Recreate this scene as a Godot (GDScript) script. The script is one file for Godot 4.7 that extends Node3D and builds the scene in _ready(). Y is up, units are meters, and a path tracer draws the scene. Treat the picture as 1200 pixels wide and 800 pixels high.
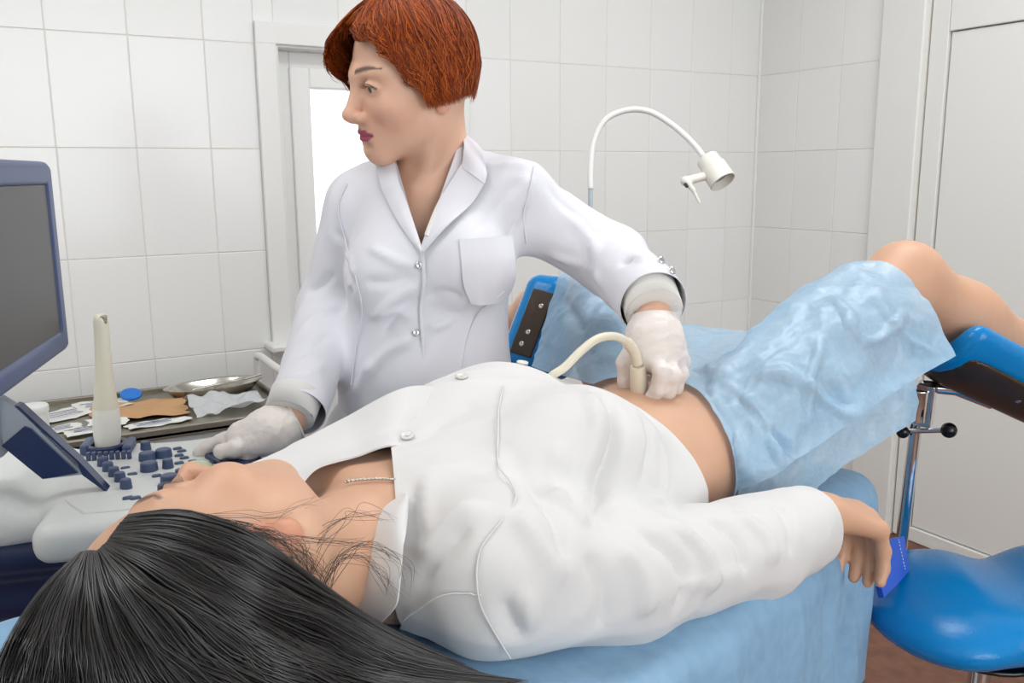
extends Node3D
# Examination room: a doctor scans a patient on a gynaecological chair. World axes: x along the tiled back wall, y up, z away from it.

const WALL_Z := -2.69
const WALL_X := 2.70
const ROOM_LEFT := -1.45
const ROOM_FRONT := 2.2
const CEIL := 2.65
var M := {}
var names := {}

class Pr:
	var t := 0
	var op := 0
	var k := 0.02
	var a := Vector3.ZERO
	var ab := Vector3.ZERO
	var il := 0.0
	var ra := 0.0
	var rb := 0.0
	var inv := Basis.IDENTITY
	var r := Vector3.ONE
	var r2 := Vector3.ONE
	var n := Vector3.ZERO
	var fl := 0.0
	var m := 1.0
	var lo := Vector3.ZERO
	var hi := Vector3.ZERO
	func d(p: Vector3) -> float:
		if t == 0:
			var q := p - a
			if fl != 0.0:
				q += n * (q.dot(n) * fl)
			var h := clampf(q.dot(ab) * il, 0.0, 1.0)
			return ((q - ab * h).length() - (ra + (rb - ra) * h)) * m
		elif t == 1:
			var q := inv * (p - a)
			var k1 := (q / r2).length()
			if k1 < 1e-6:
				return -r[r.min_axis_index()]
			var k0 := (q / r).length()
			return k0 * (k0 - 1.0) / k1
		var q := (inv * (p - a)).abs() - r
		return Vector3(maxf(q.x, 0), maxf(q.y, 0), maxf(q.z, 0)).length() + minf(maxf(q.x, maxf(q.y, q.z)), 0.0) - ra

# tapered capsule; flat_dir / flat squeeze it along a direction
func cap(a: Vector3, b: Vector3, ra: float, rb: float, k := 0.02, op := 0, flat_dir := Vector3.ZERO, flat := 1.0) -> Pr:
	var p := Pr.new()
	p.a = a; p.ra = ra; p.rb = rb; p.k = k; p.op = op
	var ab := b - a
	if flat != 1.0:
		p.n = flat_dir.normalized(); p.fl = 1.0 / flat - 1.0; p.m = minf(1.0, 0.5 + 0.5 * flat)
		ab += p.n * (ab.dot(p.n) * p.fl)
	p.ab = ab
	p.il = 1.0 / maxf(ab.length_squared(), 1e-9)
	var w := Vector3.ONE * maxf(ra, rb)
	p.lo = a.min(b) - w; p.hi = a.max(b) + w
	return p

func ell(c: Vector3, r: Vector3, k := 0.02, op := 0, b := Basis.IDENTITY) -> Pr:
	var p := Pr.new()
	p.t = 1; p.a = c; p.r = r; p.r2 = r * r; p.k = k; p.op = op; p.inv = b.inverse()
	var w := Vector3.ONE * r[r.max_axis_index()]
	p.lo = c - w; p.hi = c + w
	return p

func rbx(c: Vector3, half: Vector3, rd: float, k := 0.02, op := 0, b := Basis.IDENTITY) -> Pr:
	var p := Pr.new()
	p.t = 2; p.a = c; p.r = half - Vector3.ONE * rd; p.ra = rd; p.k = k; p.op = op; p.inv = b.inverse()
	var w := Vector3.ONE * half.length()
	p.lo = c - w; p.hi = c + w
	return p

func moved(list: Array, x: Transform3D, s := 1.0) -> Array:
	var out := []
	for q: Pr in list:
		var p := Pr.new()
		p.t = q.t; p.op = q.op; p.k = q.k * s; p.a = x * (q.a * s); p.ra = q.ra * s; p.rb = q.rb * s
		p.fl = q.fl; p.m = q.m; p.n = x.basis * q.n
		p.ab = x.basis * q.ab * s
		p.il = 1.0 / maxf(p.ab.length_squared(), 1e-9)
		p.r = q.r * s; p.r2 = p.r * p.r; p.inv = q.inv * x.basis.inverse()
		var c := (q.lo + q.hi) * 0.5 * s
		var w := Vector3.ONE * ((q.hi - q.lo).length() * 0.5 * s)
		p.lo = x * c - w; p.hi = x * c + w
		out.append(p)
	return out

func field(list: Array, p: Vector3) -> float:
	var f := 1e3
	for q: Pr in list:
		var e := q.d(p)
		if q.op == 0:
			var h := maxf(q.k - absf(f - e), 0.0) / q.k
			f = minf(f, e) - h * h * q.k * 0.25
		else:
			var h := maxf(q.k - absf(f + e), 0.0) / q.k
			f = maxf(f, -e) + h * h * q.k * 0.25
	return f

# surface nets over the joined prims, blocks of 8 cells, only near the surface
func nets(list: Array, cell: float, box := AABB()) -> Dictionary:
	var lo := Vector3.ONE * 1e6
	var hi := -lo
	for q: Pr in list:
		if q.op == 0:
			lo = lo.min(q.lo); hi = hi.max(q.hi)
	if box.size != Vector3.ZERO:
		lo = lo.max(box.position); hi = hi.min(box.end)
	lo -= Vector3.ONE * cell * 3.0; hi += Vector3.ONE * cell * 3.0
	var bx := int(ceil((hi.x - lo.x) / cell / 8.0))
	var by := int(ceil((hi.y - lo.y) / cell / 8.0))
	var bz := int(ceil((hi.z - lo.z) / cell / 8.0))
	var nx := bx * 8 + 1
	var ny := by * 8 + 1
	var nz := bz * 8 + 1
	var nxy := nx * ny
	var g := PackedFloat32Array()
	g.resize(nxy * nz)
	g.fill(1e9)
	var vi := PackedInt32Array()
	vi.resize(nxy * nz)
	vi.fill(-1)
	var hd := cell * 6.93
	var verts := PackedVector3Array()
	var cells := PackedInt32Array()
	var blocks := []
	for z in bz:
		for y in by:
			for x in bx:
				var c := lo + Vector3(x * 8 + 4, y * 8 + 4, z * 8 + 4) * cell
				var near := []
				var f := 1e3
				var ds := PackedFloat32Array()
				for q: Pr in list:
					var e := q.d(c)
					ds.append(e)
					if q.op == 0:
						var h := maxf(q.k - absf(f - e), 0.0) / q.k
						f = minf(f, e) - h * h * q.k * 0.25
					else:
						f = maxf(f, -e)
				if absf(f) > hd * 1.7 + cell:
					continue
				var best := 1e3
				for i in list.size():
					if list[i].op == 0:
						best = minf(best, ds[i])
				for i in list.size():
					var q: Pr = list[i]
					if q.op == 0 and ds[i] < best + hd * 2.6 + q.k or q.op == 1 and ds[i] < hd * 2.0 + q.k:
						near.append(q)
				blocks.append(Vector3i(x * 8, y * 8, z * 8))
				for kk in 9:
					for jj in 9:
						var row := ((z * 8 + kk) * ny + y * 8 + jj) * nx + x * 8
						var p := lo + Vector3(x * 8, y * 8 + jj, z * 8 + kk) * cell
						for ii in 9:
							if g[row + ii] > 1e8:
								g[row + ii] = field(near, p)
							p.x += cell
	var off := [0, 1, nx, nx + 1, nxy, nxy + 1, nxy + nx, nxy + nx + 1]
	var cp := []
	for c in 8:
		cp.append(Vector3(c & 1, (c >> 1) & 1, c >> 2))
	var edges := [[0, 1], [2, 3], [4, 5], [6, 7], [0, 2], [1, 3], [4, 6], [5, 7], [0, 4], [1, 5], [2, 6], [3, 7]]
	for b: Vector3i in blocks:
		for kk in range(b.z, b.z + 8):
			for jj in range(b.y, b.y + 8):
				var at := (kk * ny + jj) * nx + b.x
				for ii in 8:
					var s0 := g[at] < 0.0
					if (g[at + 1] < 0.0) != s0 or (g[at + nx] < 0.0) != s0 or (g[at + nx + 1] < 0.0) != s0 or (g[at + nxy] < 0.0) != s0 or (g[at + nxy + 1] < 0.0) != s0 or (g[at + nxy + nx] < 0.0) != s0 or (g[at + nxy + nx + 1] < 0.0) != s0:
						var sum := Vector3.ZERO
						var cnt := 0
						for e in edges:
							var v0 := g[at + off[e[0]]]
							var v1 := g[at + off[e[1]]]
							if (v0 < 0.0) != (v1 < 0.0):
								var w := v0 / (v0 - v1)
								sum += cp[e[0]] * (1.0 - w) + cp[e[1]] * w
								cnt += 1
						vi[at] = verts.size()
						cells.append(at)
						verts.append(lo + (Vector3(b.x + ii, jj, kk) + sum / cnt) * cell)
					at += 1
	var idx := PackedInt32Array()
	var ax := [[1, nx, nxy], [nx, nxy, 1], [nxy, 1, nx]]
	for at in cells:
		for e in ax:
			var o1: int = at - e[1]
			var o2: int = at - e[2]
			var o3: int = o1 - e[2]
			if o3 < 0:
				continue
			var s0 := g[at] < 0.0
			var g1 := g[at + e[0]]
			if g1 > 1e8 or (g1 < 0.0) == s0:
				continue
			var a := vi[at]
			var b := vi[o1]
			var c := vi[o3]
			var d := vi[o2]
			if b < 0 or c < 0 or d < 0:
				continue
			if s0:
				idx.append_array([a, c, b, a, d, c])
			else:
				idx.append_array([a, b, c, a, c, d])
	return {"v": verts, "i": idx}

func normals_of(g: Dictionary) -> PackedVector3Array:
	var v: PackedVector3Array = g.v
	var i: PackedInt32Array = g.i
	var n := PackedVector3Array()
	n.resize(v.size())
	for t in range(0, i.size(), 3):
		var a := i[t]
		var b := i[t + 1]
		var c := i[t + 2]
		var f := (v[c] - v[a]).cross(v[b] - v[a])
		n[a] += f; n[b] += f; n[c] += f
	for k in n.size():
		n[k] = n[k].normalized()
	return n

# keep the part where keep(p) >= 0, cutting triangles along the line
func trimmed(g: Dictionary, keep: Callable) -> Dictionary:
	var v: PackedVector3Array = g.v.duplicate()
	var i: PackedInt32Array = g.i
	var f := PackedFloat32Array()
	for p in v:
		f.append(keep.call(p))
	var out := PackedInt32Array()
	var cut := {}
	for t in range(0, i.size(), 3):
		var tri := [i[t], i[t + 1], i[t + 2]]
		var poly := []
		for s in 3:
			var a: int = tri[s]
			var b: int = tri[(s + 1) % 3]
			if f[a] >= 0.0:
				poly.append(a)
			if (f[a] >= 0.0) != (f[b] >= 0.0):
				var key := mini(a, b) * 4194304 + maxi(a, b)
				if not cut.has(key):
					cut[key] = v.size()
					v.append(v[a].lerp(v[b], f[a] / (f[a] - f[b])))
				poly.append(cut[key])
		for s in range(1, poly.size() - 1):
			out.append_array([poly[0], poly[s], poly[s + 1]])
	return compact({"v": v, "i": out})

func compact(g: Dictionary) -> Dictionary:
	var m := PackedInt32Array()
	m.resize(g.v.size())
	m.fill(-1)
	var v := PackedVector3Array()
	var i := PackedInt32Array()
	for k in g.i:
		if m[k] < 0:
			m[k] = v.size()
			v.append(g.v[k])
		i.append(m[k])
	return {"v": v, "i": i}

# folds: [points, height, width]; each raises (or sinks) cloth along a line, fading to its ends
func folded(g: Dictionary, list: Array, noise_amp := 0.0, noise_freq := 8.0, sd := 1, ridged := false, dom := Basis.IDENTITY) -> Dictionary:
	var n := normals_of(g)
	var v: PackedVector3Array = g.v
	var add := PackedFloat32Array()
	add.resize(v.size())
	for f in list:
		var pts: Array = f[0]
		var amp: float = f[1]
		var w: float = f[2]
		var box := AABB(pts[0], Vector3.ZERO)
		for p in pts:
			box = box.expand(p)
		box = box.grow(w * 2.6)
		for k in v.size():
			if not box.has_point(v[k]):
				continue
			var best := 1e9
			var along := 0.0
			for s in pts.size() - 1:
				var ab: Vector3 = pts[s + 1] - pts[s]
				var h := clampf((v[k] - pts[s]).dot(ab) / ab.length_squared(), 0.0, 1.0)
				var e := v[k].distance_squared_to(pts[s] + ab * h)
				if e < best:
					best = e
					along = (s + h) / (pts.size() - 1)
			add[k] += amp * exp(-best / (w * w)) * clampf(minf(along, 1.0 - along) * 4.0 + 0.15, 0.0, 1.0)
	if noise_amp > 0.0:
		var fn := FastNoiseLite.new()
		fn.seed = sd
		fn.frequency = noise_freq
		fn.fractal_octaves = 2
		if ridged:
			fn.fractal_type = FastNoiseLite.FRACTAL_RIDGED
		for k in v.size():
			add[k] += fn.get_noise_3dv(dom * v[k]) * noise_amp
	for k in v.size():
		v[k] += n[k] * add[k]
	g.v = v
	return g

# basis that makes noise long along d
func stretch(d: Vector3, f: float) -> Basis:
	var b := along(d)
	return b * Basis.from_scale(Vector3(1, f, 1)) * b.inverse()

# the outermost spot of a mesh along n near the line through p
func lay(g: Dictionary, p: Vector3, n: Vector3, off: float, reach := 0.006) -> Vector3:
	n = n.normalized()
	var best := -1e9
	for q: Vector3 in g.v:
		var e := q - p
		var h := e.dot(n)
		if h > best and absf(h) < 0.07 and (e - n * h).length_squared() < reach * reach:
			best = h
	return p if best < -1e8 else p + n * (best + off)

# fold lines smoothed and set down on the cloth
func on_cloth(g: Dictionary, list: Array, n: Vector3) -> Array:
	var out := []
	for f in list:
		out.append([Array(curve(laid(g, f[0], n, 0.0, 0.009), 6)), f[1], f[2]])
	return out

func laid(g: Dictionary, pts: Array, n: Vector3, off: float, reach := 0.006) -> Array:
	var out := []
	for p in pts:
		out.append(lay(g, p, n, off, reach))
	return out

# pushes a sheet's points out of a shape, to keep gap above it
func clear_of(g: Dictionary, list: Array, gap: float) -> Dictionary:
	var v: PackedVector3Array = g.v
	for k in v.size():
		for it in 3:
			var f := field(list, v[k])
			if f >= gap:
				break
			var e := 0.002
			var d := Vector3(field(list, v[k] + Vector3(e, 0, 0)) - f, field(list, v[k] + Vector3(0, e, 0)) - f, field(list, v[k] + Vector3(0, 0, e)) - f)
			v[k] += d.normalized() * (gap - f)
	g.v = v
	return g

func mesh_of(g: Dictionary, color = null, nrm := PackedVector3Array()) -> ArrayMesh:
	var arr := []
	arr.resize(Mesh.ARRAY_MAX)
	arr[Mesh.ARRAY_VERTEX] = g.v
	arr[Mesh.ARRAY_INDEX] = g.i
	arr[Mesh.ARRAY_NORMAL] = nrm if nrm.size() else normals_of(g)
	if g.has("uv"):
		arr[Mesh.ARRAY_TEX_UV] = g.uv
	if g.has("c"):
		arr[Mesh.ARRAY_COLOR] = g.c
	elif color != null:
		var c := PackedColorArray()
		for p in g.v:
			c.append(color.call(p))
		arr[Mesh.ARRAY_COLOR] = c
	var m := ArrayMesh.new()
	m.add_surface_from_arrays(Mesh.PRIMITIVE_TRIANGLES, arr)
	return m

func joined(list: Array) -> Dictionary:
	var v := PackedVector3Array()
	var i := PackedInt32Array()
	for g in list:
		var base := v.size()
		v.append_array(g.v)
		for k in g.i:
			i.append(k + base)
	return {"v": v, "i": i}

# ---- curves, sheets, tubes, boxes
func cat(p0: Vector3, p1: Vector3, p2: Vector3, p3: Vector3, t: float) -> Vector3:
	return p1.cubic_interpolate(p2, p0, p3, t)

func curve(pts: Array, n: int) -> PackedVector3Array:
	var out := PackedVector3Array()
	var m := pts.size() - 1
	for k in n + 1:
		var u := float(k) / n * m
		var s := mini(int(u), m - 1)
		out.append(cat(pts[maxi(s - 1, 0)], pts[s], pts[s + 1], pts[mini(s + 2, m)], u - s))
	return out

# a sheet through a grid of points (rows of equal length), nu x nv cells
func sheet(grid: Array, nu: int, nv: int) -> Dictionary:
	var rows := []
	for r in grid:
		rows.append(curve(r, nu))
	var v := PackedVector3Array()
	v.resize((nu + 1) * (nv + 1))
	var uv := PackedVector2Array()
	uv.resize(v.size())
	for i in nu + 1:
		var col := []
		for r in rows:
			col.append(r[i])
		var c := curve(col, nv)
		for j in nv + 1:
			v[j * (nu + 1) + i] = c[j]
			uv[j * (nu + 1) + i] = Vector2(float(i) / nu, float(j) / nv)
	var idx := PackedInt32Array()
	for j in nv:
		for i in nu:
			var a := j * (nu + 1) + i
			idx.append_array([a, a + 1, a + nu + 2, a, a + nu + 2, a + nu + 1])
	return {"v": v, "i": idx, "uv": uv}

# gives a sheet a thickness: a second skin and a rim
func thick(g: Dictionary, t: float) -> Dictionary:
	var n := normals_of(g)
	var v: PackedVector3Array = g.v.duplicate()
	var m := v.size()
	for k in m:
		v.append(v[k] - n[k] * t)
	var i: PackedInt32Array = g.i.duplicate()
	var seen := {}
	for s in range(0, g.i.size(), 3):
		i.append_array([g.i[s] + m, g.i[s + 2] + m, g.i[s + 1] + m])
		for e in 3:
			var a: int = g.i[s + e]
			var b: int = g.i[s + (e + 1) % 3]
			seen[Vector2i(a, b)] = true
	for e: Vector2i in seen:
		if not seen.has(Vector2i(e.y, e.x)):
			var a := v.size()
			v.append_array([v[e.x], v[e.y], v[e.x + m], v[e.y + m]])
			i.append_array([a, a + 2, a + 1, a + 1, a + 2, a + 3])
	return {"v": v, "i": i}

func tube(pts, radii, sides := 10, caps := true) -> Dictionary:
	var v := PackedVector3Array()
	var i := PackedInt32Array()
	var n: int = pts.size()
	var up := Vector3.UP
	var d0: Vector3 = (pts[1] - pts[0]).normalized()
	if absf(d0.dot(up)) > 0.9:
		up = Vector3.RIGHT
	var side := d0.cross(up).normalized()
	for k in n:
		var d: Vector3 = (pts[mini(k + 1, n - 1)] - pts[maxi(k - 1, 0)]).normalized()
		side = (side - d * side.dot(d)).normalized()
		var o := d.cross(side)
		var r: float = radii if radii is float else radii[k]
		for s in sides:
			var a := TAU * s / sides
			v.append(pts[k] + (side * cos(a) + o * sin(a)) * r)
	for k in n - 1:
		for s in sides:
			var a := k * sides + s
			var b := k * sides + (s + 1) % sides
			i.append_array([a, a + sides, b, b, a + sides, b + sides])
	if caps:
		for e in [0, n - 1]:
			var c := v.size()
			for s in sides:
				v.append(v[e * sides + s])
			v.append(pts[e])
			for s in sides:
				var a := c + s
				var b := c + (s + 1) % sides
				i.append_array([a, b, c + sides] if e == 0 else [b, a, c + sides])
	return {"v": v, "i": i}

# turned shape about y; profile of Vector2(radius, height) from the bottom up; sharp corners are doubled points
func lathe(prof: Array, seg := 24) -> Dictionary:
	var v := PackedVector3Array()
	var i := PackedInt32Array()
	for p in prof:
		for s in seg:
			var a := TAU * s / seg
			v.append(Vector3(cos(a) * p.x, p.y, sin(a) * p.x))
	for k in prof.size() - 1:
		if prof[k].is_equal_approx(prof[k + 1]):
			continue
		for s in seg:
			var a := k * seg + s
			var b := k * seg + (s + 1) % seg
			i.append_array([a, a + seg, b, b, a + seg, b + seg])
	# outward is clockwise: flip
	for t in range(0, i.size(), 3):
		var x := i[t + 1]
		i[t + 1] = i[t + 2]
		i[t + 2] = x
	return {"v": v, "i": i}

# box with rounded edges
func rbox(size: Vector3, r: float, n := 3) -> Dictionary:
	var v := PackedVector3Array()
	var i := PackedInt32Array()
	var inner := size * 0.5 - Vector3.ONE * r
	for ax in 3:
		for sg in [-1.0, 1.0]:
			var base := v.size()
			var steps := []
			for k in n + 1:
				steps.append(Vector2(-1, float(k) / n - 1.0))
			for k in n + 1:
				steps.append(Vector2(1, float(k) / n))
			var m: int = steps.size()
			for a in steps:
				for b in steps:
					var dir := Vector3.ZERO
					dir[ax] = sg
					dir[(ax + 1) % 3] = tan(a.y * PI / 4)
					dir[(ax + 2) % 3] = tan(b.y * PI / 4)
					var c := Vector3.ZERO
					c[ax] = sg * inner[ax]
					c[(ax + 1) % 3] = a.x * inner[(ax + 1) % 3]
					c[(ax + 2) % 3] = b.x * inner[(ax + 2) % 3]
					v.append(c + dir.normalized() * r)
			for p in m - 1:
				for q in m - 1:
					var k := base + p * m + q
					if sg > 0:
						i.append_array([k, k + 1, k + m, k + 1, k + m + 1, k + m])
					else:
						i.append_array([k, k + m, k + 1, k + 1, k + m, k + m + 1])
	return {"v": v, "i": i}

func rbox_normals(g: Dictionary, size: Vector3, r: float) -> PackedVector3Array:
	var inner := size * 0.5 - Vector3.ONE * r
	var n := PackedVector3Array()
	for p in g.v:
		n.append((p - p.clamp(-inner, inner)).normalized())
	return n

func box_mesh(size: Vector3, r := 0.004, n := 2) -> ArrayMesh:
	r = minf(r, size[size.min_axis_index()] * 0.49)
	var g := rbox(size, r, n)
	return mesh_of(g, null, rbox_normals(g, size, r))

func put(g: Dictionary, x: Transform3D) -> Dictionary:
	var v := PackedVector3Array()
	for p in g.v:
		v.append(x * p)
	var o := {"v": v, "i": g.i}
	if g.has("uv"):
		o.uv = g.uv
	return o

# flat outline (x, y) extruded along z from 0 to depth with a small bevel
func slab(poly: PackedVector2Array, depth: float, bevel := 0.002) -> Dictionary:
	if Geometry2D.is_polygon_clockwise(poly):
		poly = poly.duplicate()
		poly.reverse()
	var inner: PackedVector2Array = poly
	var off := Geometry2D.offset_polygon(poly, -bevel, Geometry2D.JOIN_MITER)
	if off.size() and off[0].size() == poly.size():
		# keep matching order
		var best := 0
		for k in poly.size():
			if off[0][k].distance_to(poly[0]) < off[0][best].distance_to(poly[0]):
				best = k
		inner = PackedVector2Array()
		for k in poly.size():
			inner.append(off[0][(best + k) % poly.size()])
	var v := PackedVector3Array()
	var i := PackedInt32Array()
	var n := poly.size()
	var rings := [[inner, 0.0], [poly, bevel], [poly, depth - bevel], [inner, depth]]
	for k in 3:
		for s in n:
			var t := (s + 1) % n
			var a: Vector2 = rings[k][0][s]
			var b: Vector2 = rings[k][0][t]
			var c: Vector2 = rings[k + 1][0][s]
			var d: Vector2 = rings[k + 1][0][t]
			var o := v.size()
			v.append_array([Vector3(a.x, a.y, rings[k][1]), Vector3(b.x, b.y, rings[k][1]), Vector3(c.x, c.y, rings[k + 1][1]), Vector3(d.x, d.y, rings[k + 1][1])])
			i.append_array([o, o + 2, o + 1, o + 1, o + 2, o + 3])
	var tri := Geometry2D.triangulate_polygon(inner)
	for side in 2:
		var o := v.size()
		for p in inner:
			v.append(Vector3(p.x, p.y, depth if side else 0.0))
		for s in range(0, tri.size(), 3):
			i.append_array([o + tri[s], o + tri[s + 1], o + tri[s + 2]] if side == 0 else [o + tri[s], o + tri[s + 2], o + tri[s + 1]])
	return {"v": v, "i": i}

func flatmesh(g: Dictionary) -> ArrayMesh:
	var st := SurfaceTool.new()
	st.begin(Mesh.PRIMITIVE_TRIANGLES)
	st.set_smooth_group(-1)
	for k in g.i:
		st.add_vertex(g.v[k])
	st.generate_normals()
	return st.commit()

# ---- scene tree
func numbered(called: String) -> String:
	if not names.has(called):
		names[called] = 0
		return called
	names[called] += 1
	return "%s_%03d" % [called, names[called]]

func tag(o: Node, label: String, category: String, group := "") -> void:
	o.set_meta("label", label)
	o.set_meta("category", category)
	if group != "":
		o.set_meta("group", group)

func thing(called: String, label: String, category: String, x := Transform3D(), group := "") -> Node3D:
	var o := Node3D.new()
	o.name = numbered(called)
	add_child(o)
	o.transform = x
	tag(o, label, category, group)
	return o

func part(called: String, mesh: Mesh, mat: Material, parent: Node, x := Transform3D()) -> MeshInstance3D:
	var o := MeshInstance3D.new()
	o.name = called if parent != self else numbered(called)
	o.mesh = mesh
	o.material_override = mat
	parent.add_child(o, true)
	o.transform = x
	return o

func struct(called: String) -> Node3D:
	var o := Node3D.new()
	o.name = called
	o.set_meta("kind", "structure")
	add_child(o)
	return o

func at(p: Vector3, turn := 0.0) -> Transform3D:
	return Transform3D(Basis(Vector3.UP, turn), p)

# basis with y along d
func along(d: Vector3, hint := Vector3.FORWARD) -> Basis:
	var y := d.normalized()
	if absf(y.dot(hint)) > 0.95:
		hint = Vector3.RIGHT
	var x := y.cross(hint).normalized()
	return Basis(x, y, x.cross(y))

# ---- materials
func mat(albedo: Color, rough := 0.5, metal := 0.0) -> StandardMaterial3D:
	var m := StandardMaterial3D.new()
	m.albedo_color = albedo
	m.roughness = rough
	m.metallic = metal
	return m

func noise_tex(freq: float, sd: int, size := 512, oct := 4, ramp: Gradient = null) -> NoiseTexture2D:
	var n := FastNoiseLite.new()
	n.frequency = freq
	n.seed = sd
	n.fractal_octaves = oct
	var t := NoiseTexture2D.new()
	t.width = size
	t.height = size
	t.seamless = true
	t.noise = n
	if ramp:
		t.color_ramp = ramp
	return t

func relief(m: StandardMaterial3D, tex: Texture2D, cm: float, scale: Vector3) -> StandardMaterial3D:
	m.heightmap_enabled = true
	m.heightmap_texture = tex
	m.heightmap_scale = cm
	m.uv1_triplanar = true
	m.uv1_scale = scale
	return m

func grad(a: Color, b: Color) -> Gradient:
	var g := Gradient.new()
	g.set_color(0, a)
	g.set_color(1, b)
	return g

func _ready() -> void:
	# camera
	var cam := Camera3D.new()
	cam.name = "camera"
	cam.fov = rad_to_deg(2.0 * atan(400.0 / 1032.0))
	cam.near = 0.05
	cam.far = 60.0
	add_child(cam)
	cam.look_at_from_position(Vector3(0, 1.3, 0), Vector3(0, 1.3, 0) + Vector3(0.48910, -0.18704, -0.85194), Vector3(0.09963, 0.98232, -0.15847))
	# sky: an overcast white sky behind the window
	var we := WorldEnvironment.new()
	we.name = "surroundings"
	var env := Environment.new()
	env.background_mode = Environment.BG_COLOR
	env.background_color = Color(0.96, 0.98, 1.0)
	env.background_energy_multiplier = 2.2
	env.tonemap_mode = Environment.TONE_MAPPER_LINEAR
	env.tonemap_exposure = 0.88
	env.sdfgi_enabled = true
	env.ssao_enabled = true
	env.ssil_enabled = true
	we.environment = env
	add_child(we)
	materials()
	# ceiling luminaires
	ceiling_panel(Vector3(-0.45, CEIL, -1.35), 1.2, 0.6, 1.15, "long white ceiling luminaire above the instrument cart")
	ceiling_panel(Vector3(1.55, CEIL, -1.15), 1.2, 0.6, 1.7, "long white ceiling luminaire above the gooseneck lamp")
	daylight(Vector3(0.70, 1.65, ROOM_FRONT), 2.2, 1.6, 4.4)
	room()
	exam_chair()
	ultrasound()
	cart()
	lamp()
	stool()
	patient()
	drape()
	doctor()

# a frosted window in the wall behind the viewer: soft daylight from the front left
func daylight(p: Vector3, w: float, h: float, energy: float) -> void:
	var t := struct("window_2")
	t.position = p
	t.set_meta("label", "wide frosted window behind the viewer")
	for s in [-1.0, 1.0]:
		part("frame", box_mesh(Vector3(0.06, h + 0.12, 0.07), 0.006), M.white_plastic, t, at(Vector3(s * (w * 0.5 + 0.03), 0, -0.02)))
		part("frame", box_mesh(Vector3(w, 0.06, 0.07), 0.006), M.white_plastic, t, at(Vector3(0, s * (h * 0.5 + 0.03), -0.02)))
	part("frosted_window_pane", box_mesh(Vector3(w, h, 0.008), 0.002, 1), M.glow_day, t, at(Vector3(0, 0, -0.012)))
	var l := AreaLight3D.new()
	l.name = "window_light"
	l.area_size = Vector2(w, h)
	l.light_energy = energy
	l.light_color = Color(0.97, 0.985, 1.0)
	l.shadow_enabled = true
	l.area_range = 12.0
	l.area_attenuation = 2.0
	t.add_child(l)
	l.position = Vector3(0, 0, -0.03)

func ceiling_panel(p: Vector3, w: float, d: float, energy: float, label: String) -> void:
	var t := thing("ceiling_light", label, "ceiling light", at(p))
	part("frame", box_mesh(Vector3(w + 0.04, 0.05, d + 0.04), 0.004), M.white_plastic, t, at(Vector3(0, -0.025, 0)))
	part("diffuser", box_mesh(Vector3(w, 0.008, d), 0.002), M.glow, t, at(Vector3(0, -0.053, 0)))
	var l := AreaLight3D.new()
	l.name = "area_light"
	l.area_size = Vector2(w, d)
	l.light_energy = energy
	l.light_color = Color(0.99, 0.995, 1.0)
	l.shadow_enabled = true
	l.area_range = 12.0
	l.area_attenuation = 2.0
	t.add_child(l)
	l.position = Vector3(0, -0.065, 0)
	l.rotation.x = -PI / 2

func materials() -> void:
	var fine := noise_tex(0.05, 3, 512, 4)
	var weave := noise_tex(0.25, 5, 512, 2)
	M.fine = fine
	M.weave = weave
	M.white_plastic = mat(Color(0.93, 0.93, 0.92), 0.35)
	M.glow = mat(Color(1, 1, 1), 0.6)
	M.glow.emission_enabled = true
	M.glow.emission = Color(0.99, 0.995, 1.0)
	M.glow.emission_energy_multiplier = 2.0
	M.glow_day = mat(Color(1, 1, 1), 0.6)
	M.glow_day.emission_enabled = true
	M.glow_day.emission = Color(0.97, 0.985, 1.0)
	M.glow_day.emission_energy_multiplier = 1.2
	M.paint = mat(Color(0.925, 0.925, 0.91), 0.6)
	M.tiles = []
	for k in 3:
		var t := mat([Color(0.938, 0.939, 0.930), Color(0.932, 0.933, 0.925), Color(0.944, 0.945, 0.938)][k], 0.22)
		relief(t, fine, 0.012, Vector3.ONE * 2.5)
		t.uv1_offset = Vector3(k * 0.3, k * 0.2, 0)
		M.tiles.append(t)
	M.grout = mat(Color(0.89, 0.875, 0.845), 0.9)
	M.ceiling = mat(Color(0.93, 0.93, 0.92), 0.9)
	var fl := mat(Color(1, 1, 1), 0.45)
	fl.albedo_texture = noise_tex(0.02, 21, 512, 5, grad(Color(0.40, 0.25, 0.19), Color(0.52, 0.35, 0.27)))
	fl.uv1_triplanar = true
	fl.uv1_scale = Vector3.ONE * 1.4
	M.floor = fl
	M.glass = mat(Color(0.95, 0.98, 1.0, 0.08), 0.05)
	M.glass.transparency = BaseMaterial3D.TRANSPARENCY_ALPHA
	M.steel = mat(Color(0.78, 0.77, 0.74), 0.22, 1.0)
	M.steel_dull = mat(Color(0.62, 0.6, 0.55), 0.38, 1.0)
	M.chrome = mat(Color(0.86, 0.87, 0.88), 0.08, 1.0)
	M.black = mat(Color(0.03, 0.03, 0.035), 0.25)

func wall_box(parent: Node, lo: Vector3, hi: Vector3, m: Material, called := "panel") -> void:
	part(called, box_mesh(hi - lo, 0.001, 1), m, parent, at((lo + hi) * 0.5))

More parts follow.
